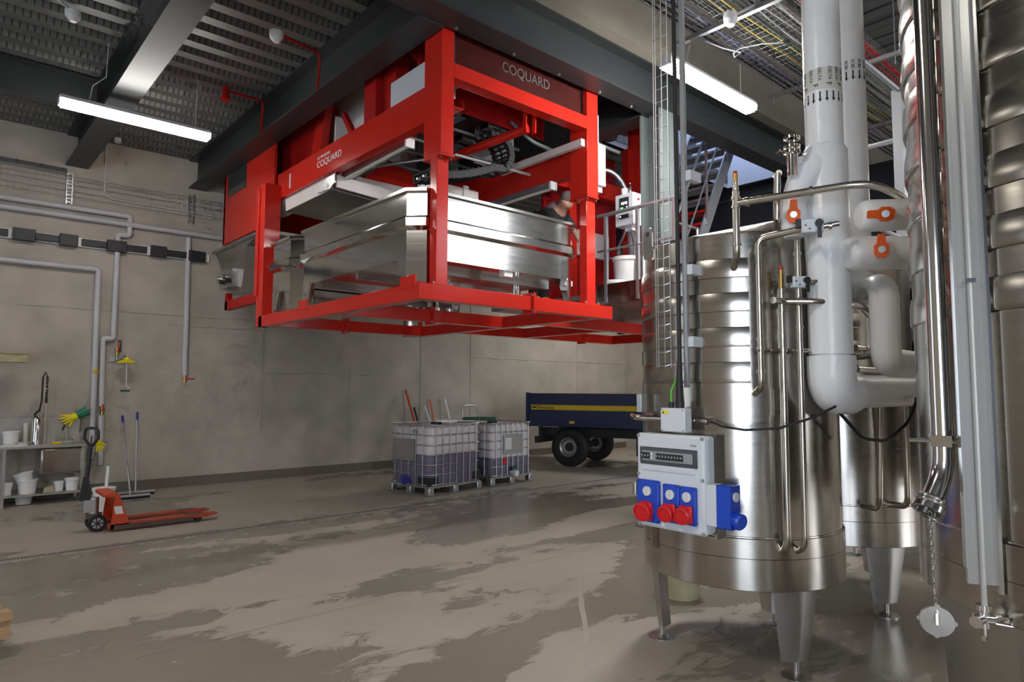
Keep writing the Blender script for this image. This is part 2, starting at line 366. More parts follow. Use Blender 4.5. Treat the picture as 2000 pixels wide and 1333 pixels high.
gd = struct('ceiling_girder', ibeam(4.86, -5, XR, 5.10, 5.60, 'x', 0.28), steel_dark, 'long charcoal steel girder over the press and column')
for x in (3.643, 4.385, 5.049, 5.719, 6.3):
    struct('bolt', MB().cyl((x, 4.95, 5.085), (x, 4.95, 5.10), 0.018, 8), galv, parent=gd)
bp_ = MB()
for x in (7.05, 7.13, 7.9):
    for z in (5.2, 5.3, 5.4): bp_.cyl((x, 4.845, z), (x, 4.853, z), 0.014, 8)
struct('bolt_group', bp_, steel_dark, parent=gd)
struct('concrete_beam', bx(-5, XR, 4.57, 5.0, 5.60, 7.9), conc_dark, 'deep concrete beam resting above the steel girder')
col = MB().box(6.57, 6.87, 4.73, 4.752, 0, 5.1).box(6.57, 6.87, 5.008, 5.03, 0, 5.1).box(6.712, 6.728, 4.752, 5.008, 0, 5.1)
co = struct('steel_column', col, steel_col, 'grey-green steel column behind the wire cable ladder')
struct('base_plate', bx(6.5, 6.94, 4.66, 5.1, 0, 0.02), steel_col, parent=co)
# floor drain and joints
dr = thing('floor_drain', 'long slot drain with steel edges across the floor', 'drain', (4, 8.08, 0))
obj('edge_rail', bx(-5, 14.5, 8.085, 8.10, -0.001, 0.004), galv, dr); obj('edge_rail', bx(-5, 14.5, 7.99, 8.005, -0.001, 0.004), galv, dr)
obj('slot', bx(-5, 14.5, 8.005, 8.085, -0.001, 0.0015), plinth, dr)
gr = MB()
for i in range(44): gr.box(-0.1 + i * 0.027, -0.1 + i * 0.027 + 0.012, 8.005, 8.085, 0.001, 0.005)
g_ = obj('grate', gr, galv, dr); g_['kind'] = 'stuff'
gr = MB()
for i in range(60): gr.box(6.35 + i * 0.03, 6.362 + i * 0.03, 1.55, 1.75, 0.0, 0.006)
g2 = thing('drain_grate', 'dark slatted drain grate on the floor behind the tank legs', 'drain', (7.2, 1.65, 0))
o_ = obj('slat_set', gr, dark_worn, g2); o_['kind'] = 'stuff'
def strip(name, a, b, wd, mt, z=0.002):
    a = Vector(a + (0,)); b = Vector(b + (0,)); n = (b - a).normalized().cross(Vector((0, 0, 1))) * wd / 2; k = 26; L_ = []; R_ = []
    for i in range(k + 1):
        p = a.lerp(b, i / k); j = random.uniform(0.7, 1.5) if wd > 0.02 else 1.0
        L_.append(p + n * j); R_.append(p - n * (random.uniform(0.7, 1.6) if wd > 0.02 else 1.0))
    v = [q + Vector((0, 0, z)) for q in L_ + R_]
    return struct(name, MB().add(v, [(i, i + 1, i + k + 2, i + k + 1) for i in range(k)]), mt, parent=floor)
joint_m = mat('joint_filler', (0.36, 0.33, 0.285), 0.6, var=0.2, vscale=20)
strip('floor_joint', (1.0, 0.72), (5.02, 4.70), 0.035, joint_m)
strip('floor_joint', (5.02, 4.70), (3.0, 8.0), 0.008, joint_m)
strip('floor_joint', (5.02, 4.70), (9.5, 4.9), 0.008, joint_m)
strip('floor_joint', (1.0, 4.65), (5.02, 4.70), 0.006, joint_m)

# ------------------------------------------------------------------ lamps
def lamp(label, x0, x1, y, z, on=lamp_on, wires=()):
    t = thing('fluorescent_lamp', label, 'lamp', ((x0 + x1) / 2, y, z))
    P = [(-0.075, 0.035), (0.075, 0.035), (0.085, 0.0), (0.05, -0.05), (-0.05, -0.05), (-0.085, 0.0)]
    obj('housing', MB().prism([(y - 0.08, z + 0.03), (y + 0.08, z + 0.03), (y + 0.06, z + 0.075), (y - 0.06, z + 0.075)], x0, x1, 'yz'), white_pl, t)
    obj('diffuser', MB().prism([(y + a, z + b_) for a, b_ in P], x0 + 0.01, x1 - 0.01, 'yz'), on, t)
    for q in (x0, x1): obj('end_cap', bx(q - 0.012, q + 0.012, y - 0.07, y + 0.07, z - 0.03, z + 0.06), white_pl, t)
    for wpts in wires: obj('hanging_wire', MB().tube(wpts, 0.005, 6), cable_white, t)
    return t
lamp('lit fluorescent lamp hanging under the left ceiling beam', 0.975, 2.56, 8.78, 4.85, wires=[[(1.25, 8.78, 4.92), (1.27, 8.7, 5.1), (1.38, 8.6, 5.2), (1.38, 8.55, 5.6)], [(2.4, 8.78, 4.92), (2.4, 8.78, 5.6)]])
lamp('lit fluorescent lamp under the cable trays beside the column', 5.13, 6.70, 3.61, 4.75, on=lamp_on_cool, wires=[[(5.5, 3.61, 4.82), (5.62, 3.7, 5.02), (5.75, 3.75, 5.2)], [(6.5, 3.61, 4.82), (6.5, 3.61, 5.2)]])

# ------------------------------------------------------------------ things on the back wall
def wallpipe(label, pts, r=0.042, mt=grey_pipe, name='wall_pipe', fillet=0.05, n=14):
    o = obj(name, MB().tube(pts, r, n, fillet=fillet), mt); o.location = (0, 0, 0)
    return tag(o, label, 'pipe')
Yp = YW - 0.06
wallpipe('upper grey wall pipe that turns down beside the sink', [(-4.9, Yp, 4.42), (2.36, Yp, 4.42), (2.36, Yp, 4.10), (2.20, Yp, 4.10), (2.20, Yp, 2.42), (2.06, Yp, 2.42), (2.08, Yp, 1.36)])
wallpipe('long grey wall pipe running on behind the red press', [(-4.9, Yp - 0.02, 4.28), (4.6, Yp - 0.02, 4.28)])
wallpipe('grey drop pipe ending in a red-handled tap', [(3.25, Yp, 4.22), (3.27, Yp, 1.86)])
wallpipe('lower grey wall pipe dropping behind the sink', [(-4.9, Yp - 0.02, 3.50), (1.95, Yp - 0.02, 3.50), (1.97, Yp - 0.02, 0.55)])
wallpipe('short grey pipe between the two red wall valves', [(2.08, Yp, 1.22), (2.10, Yp, 0.45)])
def ball_valve(label, p, hx, lever=(0.0, -0.02, 0.09)):
    t = thing('tap_valve', label, 'valve', p)
    obj('body', MB().cyl((p[0], p[1], p[2] - 0.06), (p[0], p[1], p[2] + 0.06), 0.026, 12).cyl((p[0], p[1] - 0.05, p[2]), (p[0], p[1], p[2]), 0.015, 10), brass, t)
    a = Vector((p[0], p[1] - 0.05, p[2])); b_ = a + Vector(lever)
    obj('lever', MB().tube([a, a.lerp(b_, 0.3) + Vector((0, -0.01, 0)), b_], 0.011, 8), panel_red, t)
ball_valve('brass tap with red lever under the lone drop pipe', (3.27, Yp, 1.80), 0, (0.14, -0.02, 0.0))
ball_valve('brass valve with red lever below the safety shower', (2.09, Yp, 1.29), 0, (0.0, -0.02, 0.1))
ball_valve('brass valve with red lever feeding the safety shower', (2.26, Yp, 2.22), 0, (0.02, -0.02, 0.16))
# yellow marker band on pipe
tag(obj('pipe_marker', MB().cyl((1.965, Yp - 0.02, 1.86), (1.965, Yp - 0.02, 1.93), 0.0445, 16), yellow), 'yellow marker band round the lower wall pipe', 'marker')
# safety shower
t = thing('safety_shower', 'yellow emergency shower head with green pull bar on the wall', 'shower', (2.36, 11.9, 2.1))
obj('supply_arm', MB().tube([(2.26, Yp, 2.15), (2.26, Yp, 2.08), (2.37, 11.95, 2.16), (2.37, 11.88, 2.16)], 0.02, 10, fillet=0.03), galv, t)
obj('shower_head', MB().lathe([(0.0, 0.0), (0.135, -0.005), (0.138, 0.01), (0.12, 0.02), (0.05, 0.05), (0.035, 0.085), (0.0, 0.09)], (2.37, 11.88, 2.04), 28), yellow_pl, t)
obj('pull_rod', MB().tube([(2.36, 11.84, 2.05), (2.37, 11.84, 1.68), (2.42, 11.84, 1.64)], 0.006, 6), white_pl, t)
obj('pull_bar', MB().box(2.29, 2.42, 11.83, 11.85, 1.585, 1.615), green_dk, t, bevel=0.005)
obj('green_sign', bx(2.275, 2.325, Yp + 0.03, Yp + 0.045, 2.22, 2.41), green_dk, t)
obj('wall_plate', bx(2.16, 2.3, Yp + 0.04, Yp + 0.055, 2.06, 2.14), galv, t)
# black hose carrier rail across the wall
t = thing('cable_carrier', 'black segmented cable carrier running along the back wall', 'cable carrier', (1.5, 12.0, 3.9))
obj('back_rail', bx(-4.9, 3.6, YW - 0.05, YW - 0.03, 3.83, 3.97), white_pl, t)
x = -1.6; k = 0
while x < 3.55:
    wd = (0.27, 0.30, 0.24, 0.34)[k % 4]
    big = k % 2 == 0
    obj('carrier_link', bx(x, min(x + wd, 3.62), YW - (0.12 if big else 0.09), YW - 0.05, 3.81 if big else 3.845, 3.99 if big else 3.955), black, t, bevel=0.006)
    x += wd + (0.05 if k % 3 == 1 else 0.0); k += 1
# wire tray on the wall
t = thing('wire_tray', 'thin wire cable tray fixed high on the back wall', 'cable tray', (2.0, 12.0, 4.75))
for z in (4.58, 4.68, 4.78, 4.86, 4.90): obj('long_wire', MB().tube([(-4.5, YW - 0.03 - (0.06 if z in (4.58, 4.90) else 0), z), (4.4, YW - 0.03 - (0.06 if z in (4.58, 4.90) else 0), z)], 0.0035, 5), galv, t)
cw = MB()
for i in range(60): cw.tube([(-0.6 + i * 0.085, YW - 0.09, 4.90), (-0.6 + i * 0.085, YW - 0.03, 4.88), (-0.6 + i * 0.085, YW - 0.03, 4.60), (-0.6 + i * 0.085, YW - 0.09, 4.58)], 0.0028, 4)
o_ = obj('cross_wires', cw, galv, t); o_['kind'] = 'stuff'
for xx in (1.52, 3.28):
    pr_ = MB().box(xx - 0.045, xx - 0.028, YW - 0.05, YW - 0.01, 4.47, 4.97).box(xx + 0.028, xx + 0.045, YW - 0.05, YW - 0.01, 4.47, 4.97)
    for q in range(9): pr_.box(xx - 0.028, xx + 0.028, YW - 0.03, YW - 0.012, 4.50 + q * 0.055, 4.52 + q * 0.055)
    obj('support_post', pr_, galv, t)
t = thing('conduit', 'thin white conduit running down from a ceiling box to the tray', 'conduit', (1.98, 12.0, 5.0))
obj('tube', MB().tube([(1.98, YW - 0.03, 5.57), (1.99, YW - 0.03, 4.72), (2.1, YW - 0.05, 4.66), (4.3, YW - 0.05, 4.66)], 0.011, 8, fillet=0.05), cable_white, t)
obj('junction_box', MB().cyl((2.08, 11.75, 5.5), (2.08, 11.75, 5.57), 0.05, 12), white_pl, t)
# flat lamp housing in the left corner of the tray
t = thing('wall_light_housing', 'long unlit wall lamp housing above the wire tray', 'lamp', (0.9, 12.0, 4.93))
obj('housing', MB().prism([(YW - 0.14, 4.93), (YW - 0.02, 4.92), (YW - 0.02, 5.0), (YW - 0.12, 5.0)], -0.8, 1.47, 'yz'), galv, t)
for xx in (0.85, 1.15, 1.42): obj('screw', MB().cyl((xx, YW - 0.15, 4.985), (xx, YW - 0.12, 4.985), 0.014, 8), black, t)

# detectors and ceiling boxes
def detector(label, p, arm, mt, armmt):
    t = thing('ceiling_detector', label, 'detector', p)
    obj('dome', MB().lathe([(0.0, -0.09), (0.03, -0.085), (0.06, -0.05), (0.075, -0.02), (0.075, 0.03), (0.0, 0.035)], p, 20), mt, t)
    if arm: obj('conduit', MB().tube(arm, 0.014, 8), armmt, t)
detector('grey ceiling detector on a red conduit beside the press', (2.65, 6.85, 5.45), [(2.72, 6.85, 5.46), (3.2, 7.0, 5.5), (3.24, 7.05, 5.42), (3.24, 7.1, 5.10)], white_pl, red_dark)
detector('small grey ceiling box with two white cables at upper left', (0.95, 7.9, 5.48), [(0.9, 7.85, 5.5), (0.6, 7.6, 5.55), (0.2, 7.5, 5.56)], white_pl, cable_white)
t = thing('sprinkler', 'red sprinkler nozzle on a red pipe under the ceiling', 'sprinkler', (2.72, 8.6, 5.5))
obj('nozzle', MB().cyl((2.70, 8.62, 5.36), (2.70, 8.62, 5.50), 0.04, 10).cyl((2.70, 8.62, 5.33), (2.70, 8.62, 5.36), 0.06, 10), red_dark, t)
obj('feed_pipe', MB().tube([(2.7, 8.62, 5.46), (3.2, 8.72, 5.5), (3.23, 8.75, 5.45), (3.23, 8.8, 5.1)], 0.018, 8), red_dark, t)

# ------------------------------------------------------------------ sink bench
t = thing('sink_bench', 'stainless sink bench with a lower shelf against the wall', 'sink', (0.9, 11.75, 0))
obj('worktop', bx(-0.6, 1.82, 11.45, 12.05, 0.79, 0.835), inox_dull, t, bevel=0.006)
obj('backsplash', bx(-0.6, 1.80, 12.0, 12.02, 0.835, 1.20), inox_dull, t)
obj('basin', bx(1.27, 1.80, 11.50, 12.0, 0.41, 0.79), inox, t, bevel=0.03)
obj('undershelf', bx(-0.6, 1.80, 11.47, 12.02, 0.13, 0.16), inox_dull, t)
for (xx, yy) in ((0.86, 11.48), (0.86, 12.0), (1.78, 11.48), (1.78, 12.0), (-0.55, 11.48)):
    obj('leg', bx(xx - 0.02, xx + 0.02, yy - 0.02, yy + 0.02, 0, 0.79), inox_dull, t)
obj('tap_base', MB().box(1.52, 1.72, 11.86, 11.92, 0.835, 0.86), inox_bright, t)
for xx in (1.53, 1.71): obj('tap_knob', MB().cyl((xx, 11.89, 0.86), (xx, 11.89, 0.93), 0.018, 8), inox_bright, t)
obj('spout', MB().tube([(1.62, 11.89, 0.86), (1.62, 11.89, 1.06), (1.58, 11.82, 1.09), (1.55, 11.76, 1.02)], 0.016, 8), inox_bright, t)
t = thing('spray_tap', 'tall sprung rinsing tap with black trigger on the sink bench', 'tap', (1.33, 11.75, 0.835))
obj('riser', MB().tube([(1.34, 11.75, 0.835), (1.335, 11.75, 1.42)], 0.012, 8), inox_bright, t)
sp_ = [(1.335 + 0.022 * math.cos(i * 0.9), 11.75 + 0.022 * math.sin(i * 0.9), 1.42 + i * 0.0045) for i in range(90)]
obj('spring', MB().tube(sp_, 0.005, 5), inox_bright, t)
obj('hose', MB().tube([(1.335, 11.75, 1.42), (1.335, 11.75, 1.8), (1.31, 11.75, 1.87), (1.28, 11.74, 1.80), (1.275, 11.72, 1.45), (1.25, 11.7, 1.3)], 0.012, 8), rubber, t)
obj('spray_head', MB().tube([(1.25, 11.7, 1.32), (1.2, 11.69, 1.27), (1.21, 11.69, 1.22), (1.24, 11.69, 1.2)], 0.016, 8), black, t)
obj('rose', MB().lathe([(0, 0), (0.035, 0), (0.03, 0.03), (0, 0.05)], (1.24, 11.69, 1.16), 14), inox_bright, t)
t = tag(obj('steel_canister', MB().lathe([(0, 0), (0.062, 0), (0.062, 0.36), (0.055, 0.375), (0, 0.38)], (1.235, 11.7, 0.835), 24), inox_bright), 'polished steel canister standing on the sink bench', 'canister')
def tub_bucket(label, c, r, h, lid=False, tilt=0.0, mt=white_pl, name='white_bucket', cat='bucket'):
    t = thing(name, label, cat, c)
    mb = MB().lathe([(0, 0.0), (r * 0.82, 0), (r * 0.97, h * 0.9), (r * 1.06, h * 0.9), (r * 1.06, h), (r * 0.98, h), (r * 0.85, 0.02), (0, 0.02)], (0, 0, 0), 22)
    mb.xf(Matrix.Translation(c) @ Matrix.Rotation(tilt, 4, 'Y')); obj('pail', mb, mt, t)
    if lid:
        mb = MB().lathe([(0, h), (r * 1.08, h), (r * 1.08, h + 0.025), (0, h + 0.03)], (0, 0, 0), 22); mb.xf(Matrix.Translation(c) @ Matrix.Rotation(tilt, 4, 'Y')); obj('lid', mb, mt, t)
    return t
tub_bucket('white bucket standing low on the sink shelf under a tilted one', (1.15, 11.62, 0.16), 0.12, 0.2)
tub_bucket('white bucket tilted inside another on the sink shelf', (1.13, 11.62, 0.30), 0.11, 0.15, tilt=-0.25)
tub_bucket('white bucket on the floor below the sink shelf', (1.13, 11.75, 0.0), 0.11, 0.12)
tub_bucket('small white tub at the left end of the sink shelf', (0.915, 11.6, 0.16), 0.065, 0.14, lid=True)
tub_bucket('small white tub in the middle of the sink shelf', (1.52, 11.62, 0.16), 0.065, 0.14)
tub_bucket('wide white tub at the right end of the sink shelf', (1.68, 11.62, 0.16), 0.09, 0.16, lid=True)
tub_bucket('white upturned tub on the sink worktop', (0.94, 11.72, 0.85), 0.10, 0.18)
tag(obj('folded_cloth', MB().loft([[(1.33, 11.56, 0.16), (1.46, 11.56, 0.16), (1.48, 11.68, 0.16), (1.34, 11.68, 0.16)], [(1.34, 11.57, 0.22), (1.44, 11.55, 0.25), (1.46, 11.66, 0.26), (1.36, 11.67, 0.2)]]), wood_old), 'crumpled cream cloth lying on the sink shelf', 'cloth')
t = thing('glass_jar_set', 'pale plates and a dish stacked on the sink worktop', 'dishes', (0.95, 11.6, 0.835))
obj('tray', bx(0.82, 1.12, 11.5, 11.62, 0.835, 0.85), label_w, t); obj('plate', MB().lathe([(0, 0), (0.07, 0.0), (0.09, 0.02), (0, 0.012)], (1.08, 11.66, 0.85), 18), label_w, t)
tag(obj('sponge', bx(1.40, 1.52, 11.52, 11.58, 0.835, 0.87), yellow, bevel=0.006), 'yellow sponge on the edge of the sink', 'sponge')
tag(obj('glass_cylinder', MB().lathe([(0, 0), (0.03, 0), (0.03, 0.3), (0.027, 0.3), (0.027, 0.01), (0, 0.01)], (1.115, 11.8, 0.835), 14), lamp_off), 'clear measuring cylinder beside the steel canister', 'cylinder')
# gloves
def glove(label, c, s, mt, cuff=None, rot=0.0):
    t = thing('rubber_glove', label, 'glove', c); mb = MB()
    for i, (dx, dy, L_) in enumerate([(-0.05, 0.0, 0.10), (-0.03, -0.01, 0.13), (-0.005, -0.01, 0.13), (0.02, 0.0, 0.11), (0.05, 0.01, 0.08)]):
        mb.tube([(dx * 0.4, dy, 0), (dx, dy - 0.01, -L_ * 0.5), (dx * 1.6, dy - 0.02, -L_)], [0.017, 0.014, 0.008], 7)
    mb.tube([(0, 0, 0.05), (0, 0, 0.0), (0, 0, -0.04)], [0.045, 0.045, 0.03], 10)
    mb.xf(Matrix.Translation(c) @ Matrix.Rotation(rot, 4, 'Y') @ Matrix.Scale(s, 4)); obj('hand_part', mb, mt, t)
    if cuff:
        mb = MB().tube([(0, 0, 0.04), (0.0, 0, 0.16)], [0.048, 0.055], 10); mb.xf(Matrix.Translation(c) @ Matrix.Rotation(rot, 4, 'Y') @ Matrix.Scale(s, 4)); obj('cuff', mb, cuff, t)
glove('yellow rubber glove drooping over the back of the sink', (1.70, 11.95, 1.20), 1.3, yellow_pl, green_pl, 1.1)
glove('yellow rubber glove hanging in front of the grey pipes', (2.02, 11.8, 0.80), 1.0, yellow_pl, None, -0.5)
tag(obj('cream_shelf', MB().box(-0.8, 1.07, 11.45, 11.75, 2.0, 2.03).box(-0.8, 1.05, 11.47, 11.73, 2.03, 2.12).box(-0.8, 1.07, 11.45, 11.75, 2.12, 2.14).box(0.2, 0.26, 11.7, 12.1, 1.9, 2.0), wood_old), 'cream wooden shelf end jutting in at the left edge', 'shelf')

# squeegees
def squeegee(label, base, top, barx, grip, mt_bar):
    t = thing('floor_squeegee', label, 'squeegee', (base[0], base[1], 0))
    b0 = Vector(base); tp = Vector(top)
    obj('pole', MB().tube([b0, tp], 0.013, 10), alu, t)
    d = (tp - b0).normalized()
    obj('grip', MB().tube([tp - d * 0.13, tp], 0.018, 10), blue_handle, t)
    obj('blade', MB().box(barx[0], barx[1], base[1] - 0.02, base[1] + 0.01, 0.0, 0.05), rubber, t)
    obj('blade_holder', MB().box(barx[0], barx[1], base[1] - 0.03, base[1] + 0.02, 0.04, 0.07), mt_bar, t)
squeegee('squeegee leaning on the wall, its pole tilted to the left', (2.36, 11.20, 0.06), (2.375, 12.05, 1.20), (2.05, 2.62), 1, galv)
squeegee('squeegee leaning on the wall, its pole nearly upright', (2.50, 11.55, 0.06), (2.585, 12.05, 1.25), (2.20, 2.76), 1, galv)
# ------------------------------------------------------------------ pallet jack
J = thing('pallet_jack', 'orange hand pallet truck with black handle on the floor', 'pallet jack', (1.6, 9.04, 0))
def fork(y0, y1):
    mb = MB().prism([(1.66, 0.03), (2.50, 0.055), (2.70, 0.05), (2.84, 0.075), (2.84, 0.085), (2.60, 0.10), (1.66, 0.085)], y0, y1, 'xz')
    o = obj('fork', mb, orange_worn, J); s_ = 0.006
    obj('fork_side_rail', bx(1.70, 2.55, y0 - s_, y0 + 0.004, 0.025, 0.075), dark_worn, o)
    obj('load_roller', MB().cyl((2.62, y0 + 0.03, 0.04), (2.62, y1 - 0.03, 0.04), 0.04, 14), rubber, o)
    obj('roller_slot', bx(2.47, 2.66, y0 + 0.03, y1 - 0.03, 0.099, 0.104), dark_worn, o)
fork(8.79, 8.94); fork(9.14, 9.29)
for (y0, y1) in ((8.79, 8.80), (9.28, 9.29)):
    obj('mast_plate', MB().prism([(1.66, 0.03), (1.86, 0.07), (1.80, 0.25), (1.74, 0.42), (1.70, 0.44), (1.64, 0.44), (1.60, 0.40), (1.70, 0.40)], y0, y1, 'xz'), orange_jack, J)
obj('mast_front', MB().prism([(1.80, 0.06), (1.86, 0.07), (1.745, 0.42), (1.70, 0.44)], 8.80, 9.28, 'xz'), orange_jack, J)
obj('mast_cap', bx(1.58, 1.72, 8.80, 9.28, 0.40, 0.445), orange_jack, J, bevel=0.01)
obj('rating_label', MB().add([(1.708, 8.788, 0.20), (1.79, 8.788, 0.20), (1.768, 8.788, 0.29), (1.688, 8.788, 0.29)], [(0, 1, 2, 3)]), label_w, J)
obj('pump_body', MB().cyl((1.53, 9.04, 0.19), (1.53, 9.04, 0.38), 0.055, 16).box(1.42, 1.53, 8.98, 9.10, 0.22, 0.36), galv, J)
obj('axle_head', MB().cyl((1.54, 9.04, 0.14), (1.54, 9.04, 0.20), 0.08, 16), dark_worn, J)
for y in (8.96, 9.12):
    wo = obj('steer_wheel', MB().lathe([(0.06, -0.03), (0.088, -0.03), (0.095, -0.02), (0.095, 0.02), (0.088, 0.03), (0.06, 0.03)], (1.56, y, 0.095), 26, axis=(0, 1, 0)), rubber, J)
    obj('rim', MB().cyl((1.56, y - 0.024, 0.095), (1.56, y + 0.024, 0.095), 0.066, 20), galv, wo)
    sp_ = MB()
    for k in range(7):
        a = 2 * PI * k / 7; sp_.tube([(1.56 + 0.018 * math.cos(a), y - 0.027, 0.095 + 0.018 * math.sin(a)), (1.56 + 0.064 * math.cos(a), y - 0.027, 0.095 + 0.064 * math.sin(a))], 0.006, 5)
    sp_.cyl((1.56, y - 0.032, 0.095), (1.56, y - 0.02, 0.095), 0.02, 10)
    obj('spokes', sp_, black, wo)
obj('tiller_yoke', MB().loft([[(1.38, 9.0, 0.36), (1.50, 9.0, 0.34), (1.50, 9.08, 0.34), (1.38, 9.08, 0.36)], [(1.42, 9.01, 0.62), (1.47, 9.01, 0.62), (1.47, 9.07, 0.62), (1.42, 9.07, 0.62)]]), black, J)
obj('tiller', MB().tube([(1.445, 9.04, 0.5), (1.475, 9.04, 0.98)], 0.022, 12), black, J)
lp = [(1.475, 9.04, 0.96), (1.46, 9.0, 1.0), (1.45, 8.95, 1.06), (1.455, 8.955, 1.14), (1.47, 8.98, 1.175), (1.48, 9.04, 1.18), (1.49, 9.10, 1.175), (1.505, 9.125, 1.14), (1.50, 9.13, 1.06), (1.49, 9.08, 1.0)]
Mh = Matrix.Translation((1.475, 9.04, 0)) @ Matrix.Rotation(R(55), 4, 'Z') @ Matrix.Translation((-1.475, -9.04, 0))
obj('handle_loop', MB().tube(lp, 0.017, 10, closed=True).xf(Mh), black, J)
obj('control_lever', MB().tube([(1.475, 9.04, 0.98), (1.48, 9.04, 1.09)], 0.008, 6), black, J)
t = thing('white_tub', 'white round tub with a pale stick standing behind the pallet truck', 'tub', (1.76, 10.2, 0))
obj('tub_body', MB().lathe([(0, 0), (0.11, 0), (0.125, 0.33), (0.135, 0.33), (0.135, 0.36), (0, 0.37)], (1.80, 10.0, 0), 20), white_pl, t)
obj('stick', MB().tube([(1.84, 10.1, 0.3), (1.86, 10.12, 0.62)], 0.02, 8), white_pl, t)

# ------------------------------------------------------------------ IBC totes
def ibc(label, loc, rot, w_, d_, h, level, extra):
    t = thing('ibc_tote', label, 'tank', loc, R(rot))
    def rr(o_, z, rad=0.09):
        P = []; x0, x1, y0, y1 = o_, w_ - o_, o_, d_ - o_
        for (cx, cy, a0) in ((x1 - rad, y0 + rad, -90), (x1 - rad, y1 - rad, 0), (x0 + rad, y1 - rad, 90), (x0 + rad, y0 + rad, 180)):
            for k in range(5): a = R(a0 + 90 * k / 4); P.append((cx + rad * math.cos(a), cy + rad * math.sin(a), z))
        return P
    z0 = 0.145; zl = level
    obj('filled_lower_shell', MB().loft([rr(0.06, z0), rr(0.03, z0 + 0.06), rr(0.03, zl)], smooth=True), wine, t, True)
    obj('empty_upper_shell', MB().loft([rr(0.03, zl), rr(0.03, h - 0.11), rr(0.06, h - 0.05), rr(0.12, h - 0.03)], smooth=True), poly, t, True)
    obj('filler_cap', MB().cyl((w_ / 2, d_ / 2, h - 0.04), (w_ / 2, d_ / 2, h + 0.01), 0.09, 18), black, t, True)
    zs = [z0 + 0.02 + (h - z0 - 0.03) * k / 6 for k in range(7)]
    for z in zs:
        obj('cage_ring', MB().tube([Vector(p) for p in rr(0.012, z, 0.1)], 0.009 if z < zs[-1] else 0.012, 6, closed=True), galv, t, True)
    vm = {}
    def bar(x, y):
        o = obj('cage_bar', MB().tube([(x, y, z0), (x, y, h - 0.01)], 0.008, 6), galv, t, True)
    nx = 8; ny = 6
    for k in range(1, nx): bar(w_ * k / nx, 0.006); bar(w_ * k / nx, d_ - 0.006)
    for k in range(1, ny): bar(0.006, d_ * k / ny); bar(w_ - 0.006, d_ * k / ny)
    # pallet
    obj('pallet_deck', MB().box(0.02, w_ - 0.02, 0.02, d_ - 0.02, 0.115, 0.145), galv, t, True)
    for fx in (0.0, w_ / 2 - 0.055, w_ - 0.11):
        for fy in (0.0, d_ / 2 - 0.055, d_ - 0.11):
            obj('pallet_foot', MB().box(fx, fx + 0.11, fy, fy + 0.11, 0.0, 0.13), galv, t, True, bevel=0.015)
    for y in (0.03, d_ - 0.03): obj('pallet_runner', MB().tube([(0.02, y, 0.012), (w_ - 0.02, y, 0.012)], 0.012, 6), galv, t, True)
    obj('pallet_runner', MB().tube([(0.03, 0.02, 0.012), (0.03, d_ - 0.02, 0.012)], 0.012, 6), galv, t, True)
    extra(t, w_, d_, h)
    return t
def ex1(t, w_, d_, h):
    obj('plate', bx(-0.008, -0.002, 0.35, 0.88, 0.52, 0.86), galv, t, True)
    obj('outlet_valve', MB().cyl((0.02, 0.5, 0.21), (-0.10, 0.5, 0.19), 0.045, 14).box(-0.11, -0.05, 0.46, 0.54, 0.22, 0.29), blue_handle, t, True)
    obj('dark_corner_guard', MB().box(0.02, 0.2, 0.014, 0.022, 0.15, 0.28).box(0.014, 0.022, 0.02, 0.28, 0.15, 0.28).box(w_ - 0.2, w_ - 0.02, 0.014, 0.022, 0.17, 0.30), black, t, True)
    text('chalk_number', '170', 0.09, ink, Matrix.Translation(t.location) @ t.rotation_euler.to_matrix().to_4x4() @ frame((0.024, 0.45, 0.97), (0, -1, 0), (0, 0, 1)), t)
def ex2(t, w_, d_, h):
    obj('plate', bx(0.28, 0.74, -0.008, -0.002, 0.52, 0.86), galv, t, True)
    obj('paper_label', bx(0.32, 0.47, -0.012, -0.008, 0.60, 0.80), label_w, t, True)
    obj('red_label', bx(0.30, 0.38, 0.018, 0.026, 0.36, 0.46), panel_red, t, True)
    obj('outlet_valve', MB().cyl((0.5, 0.02, 0.21), (0.5, -0.12, 0.19), 0.05, 14), white_pl, t, True)
    obj('valve_cap', MB().box(0.44, 0.58, -0.06, 0.0, 0.23, 0.30), green_dk, t, True, bevel=0.01)
ibc('front caged white tote half full of mauve liquid', (5.83, 8.50, 0), 7, 1.16, 1.0, 1.09, 0.63, ex1)
ibc('second caged white tote with red label, half hidden behind the first', (7.25, 8.74, 0), 2, 1.02, 1.1, 1.06, 0.47, ex2)
tag(obj('green_hose', MB().tube([(7.0, 9.2, 1.13), (7.3, 9.1, 1.13), (7.6, 9.05, 1.12)], 0.03, 8), green_dk), 'short green hose lying on top of the second tote', 'hose')
tag(obj('white_disc_cover', MB().lathe([(0, 0), (0.2, 0), (0.2, 0.03), (0, 0.035)], (6.5, 9.0, 1.105), 22), white_pl), 'flat white lid lying on top of the front tote', 'cover')
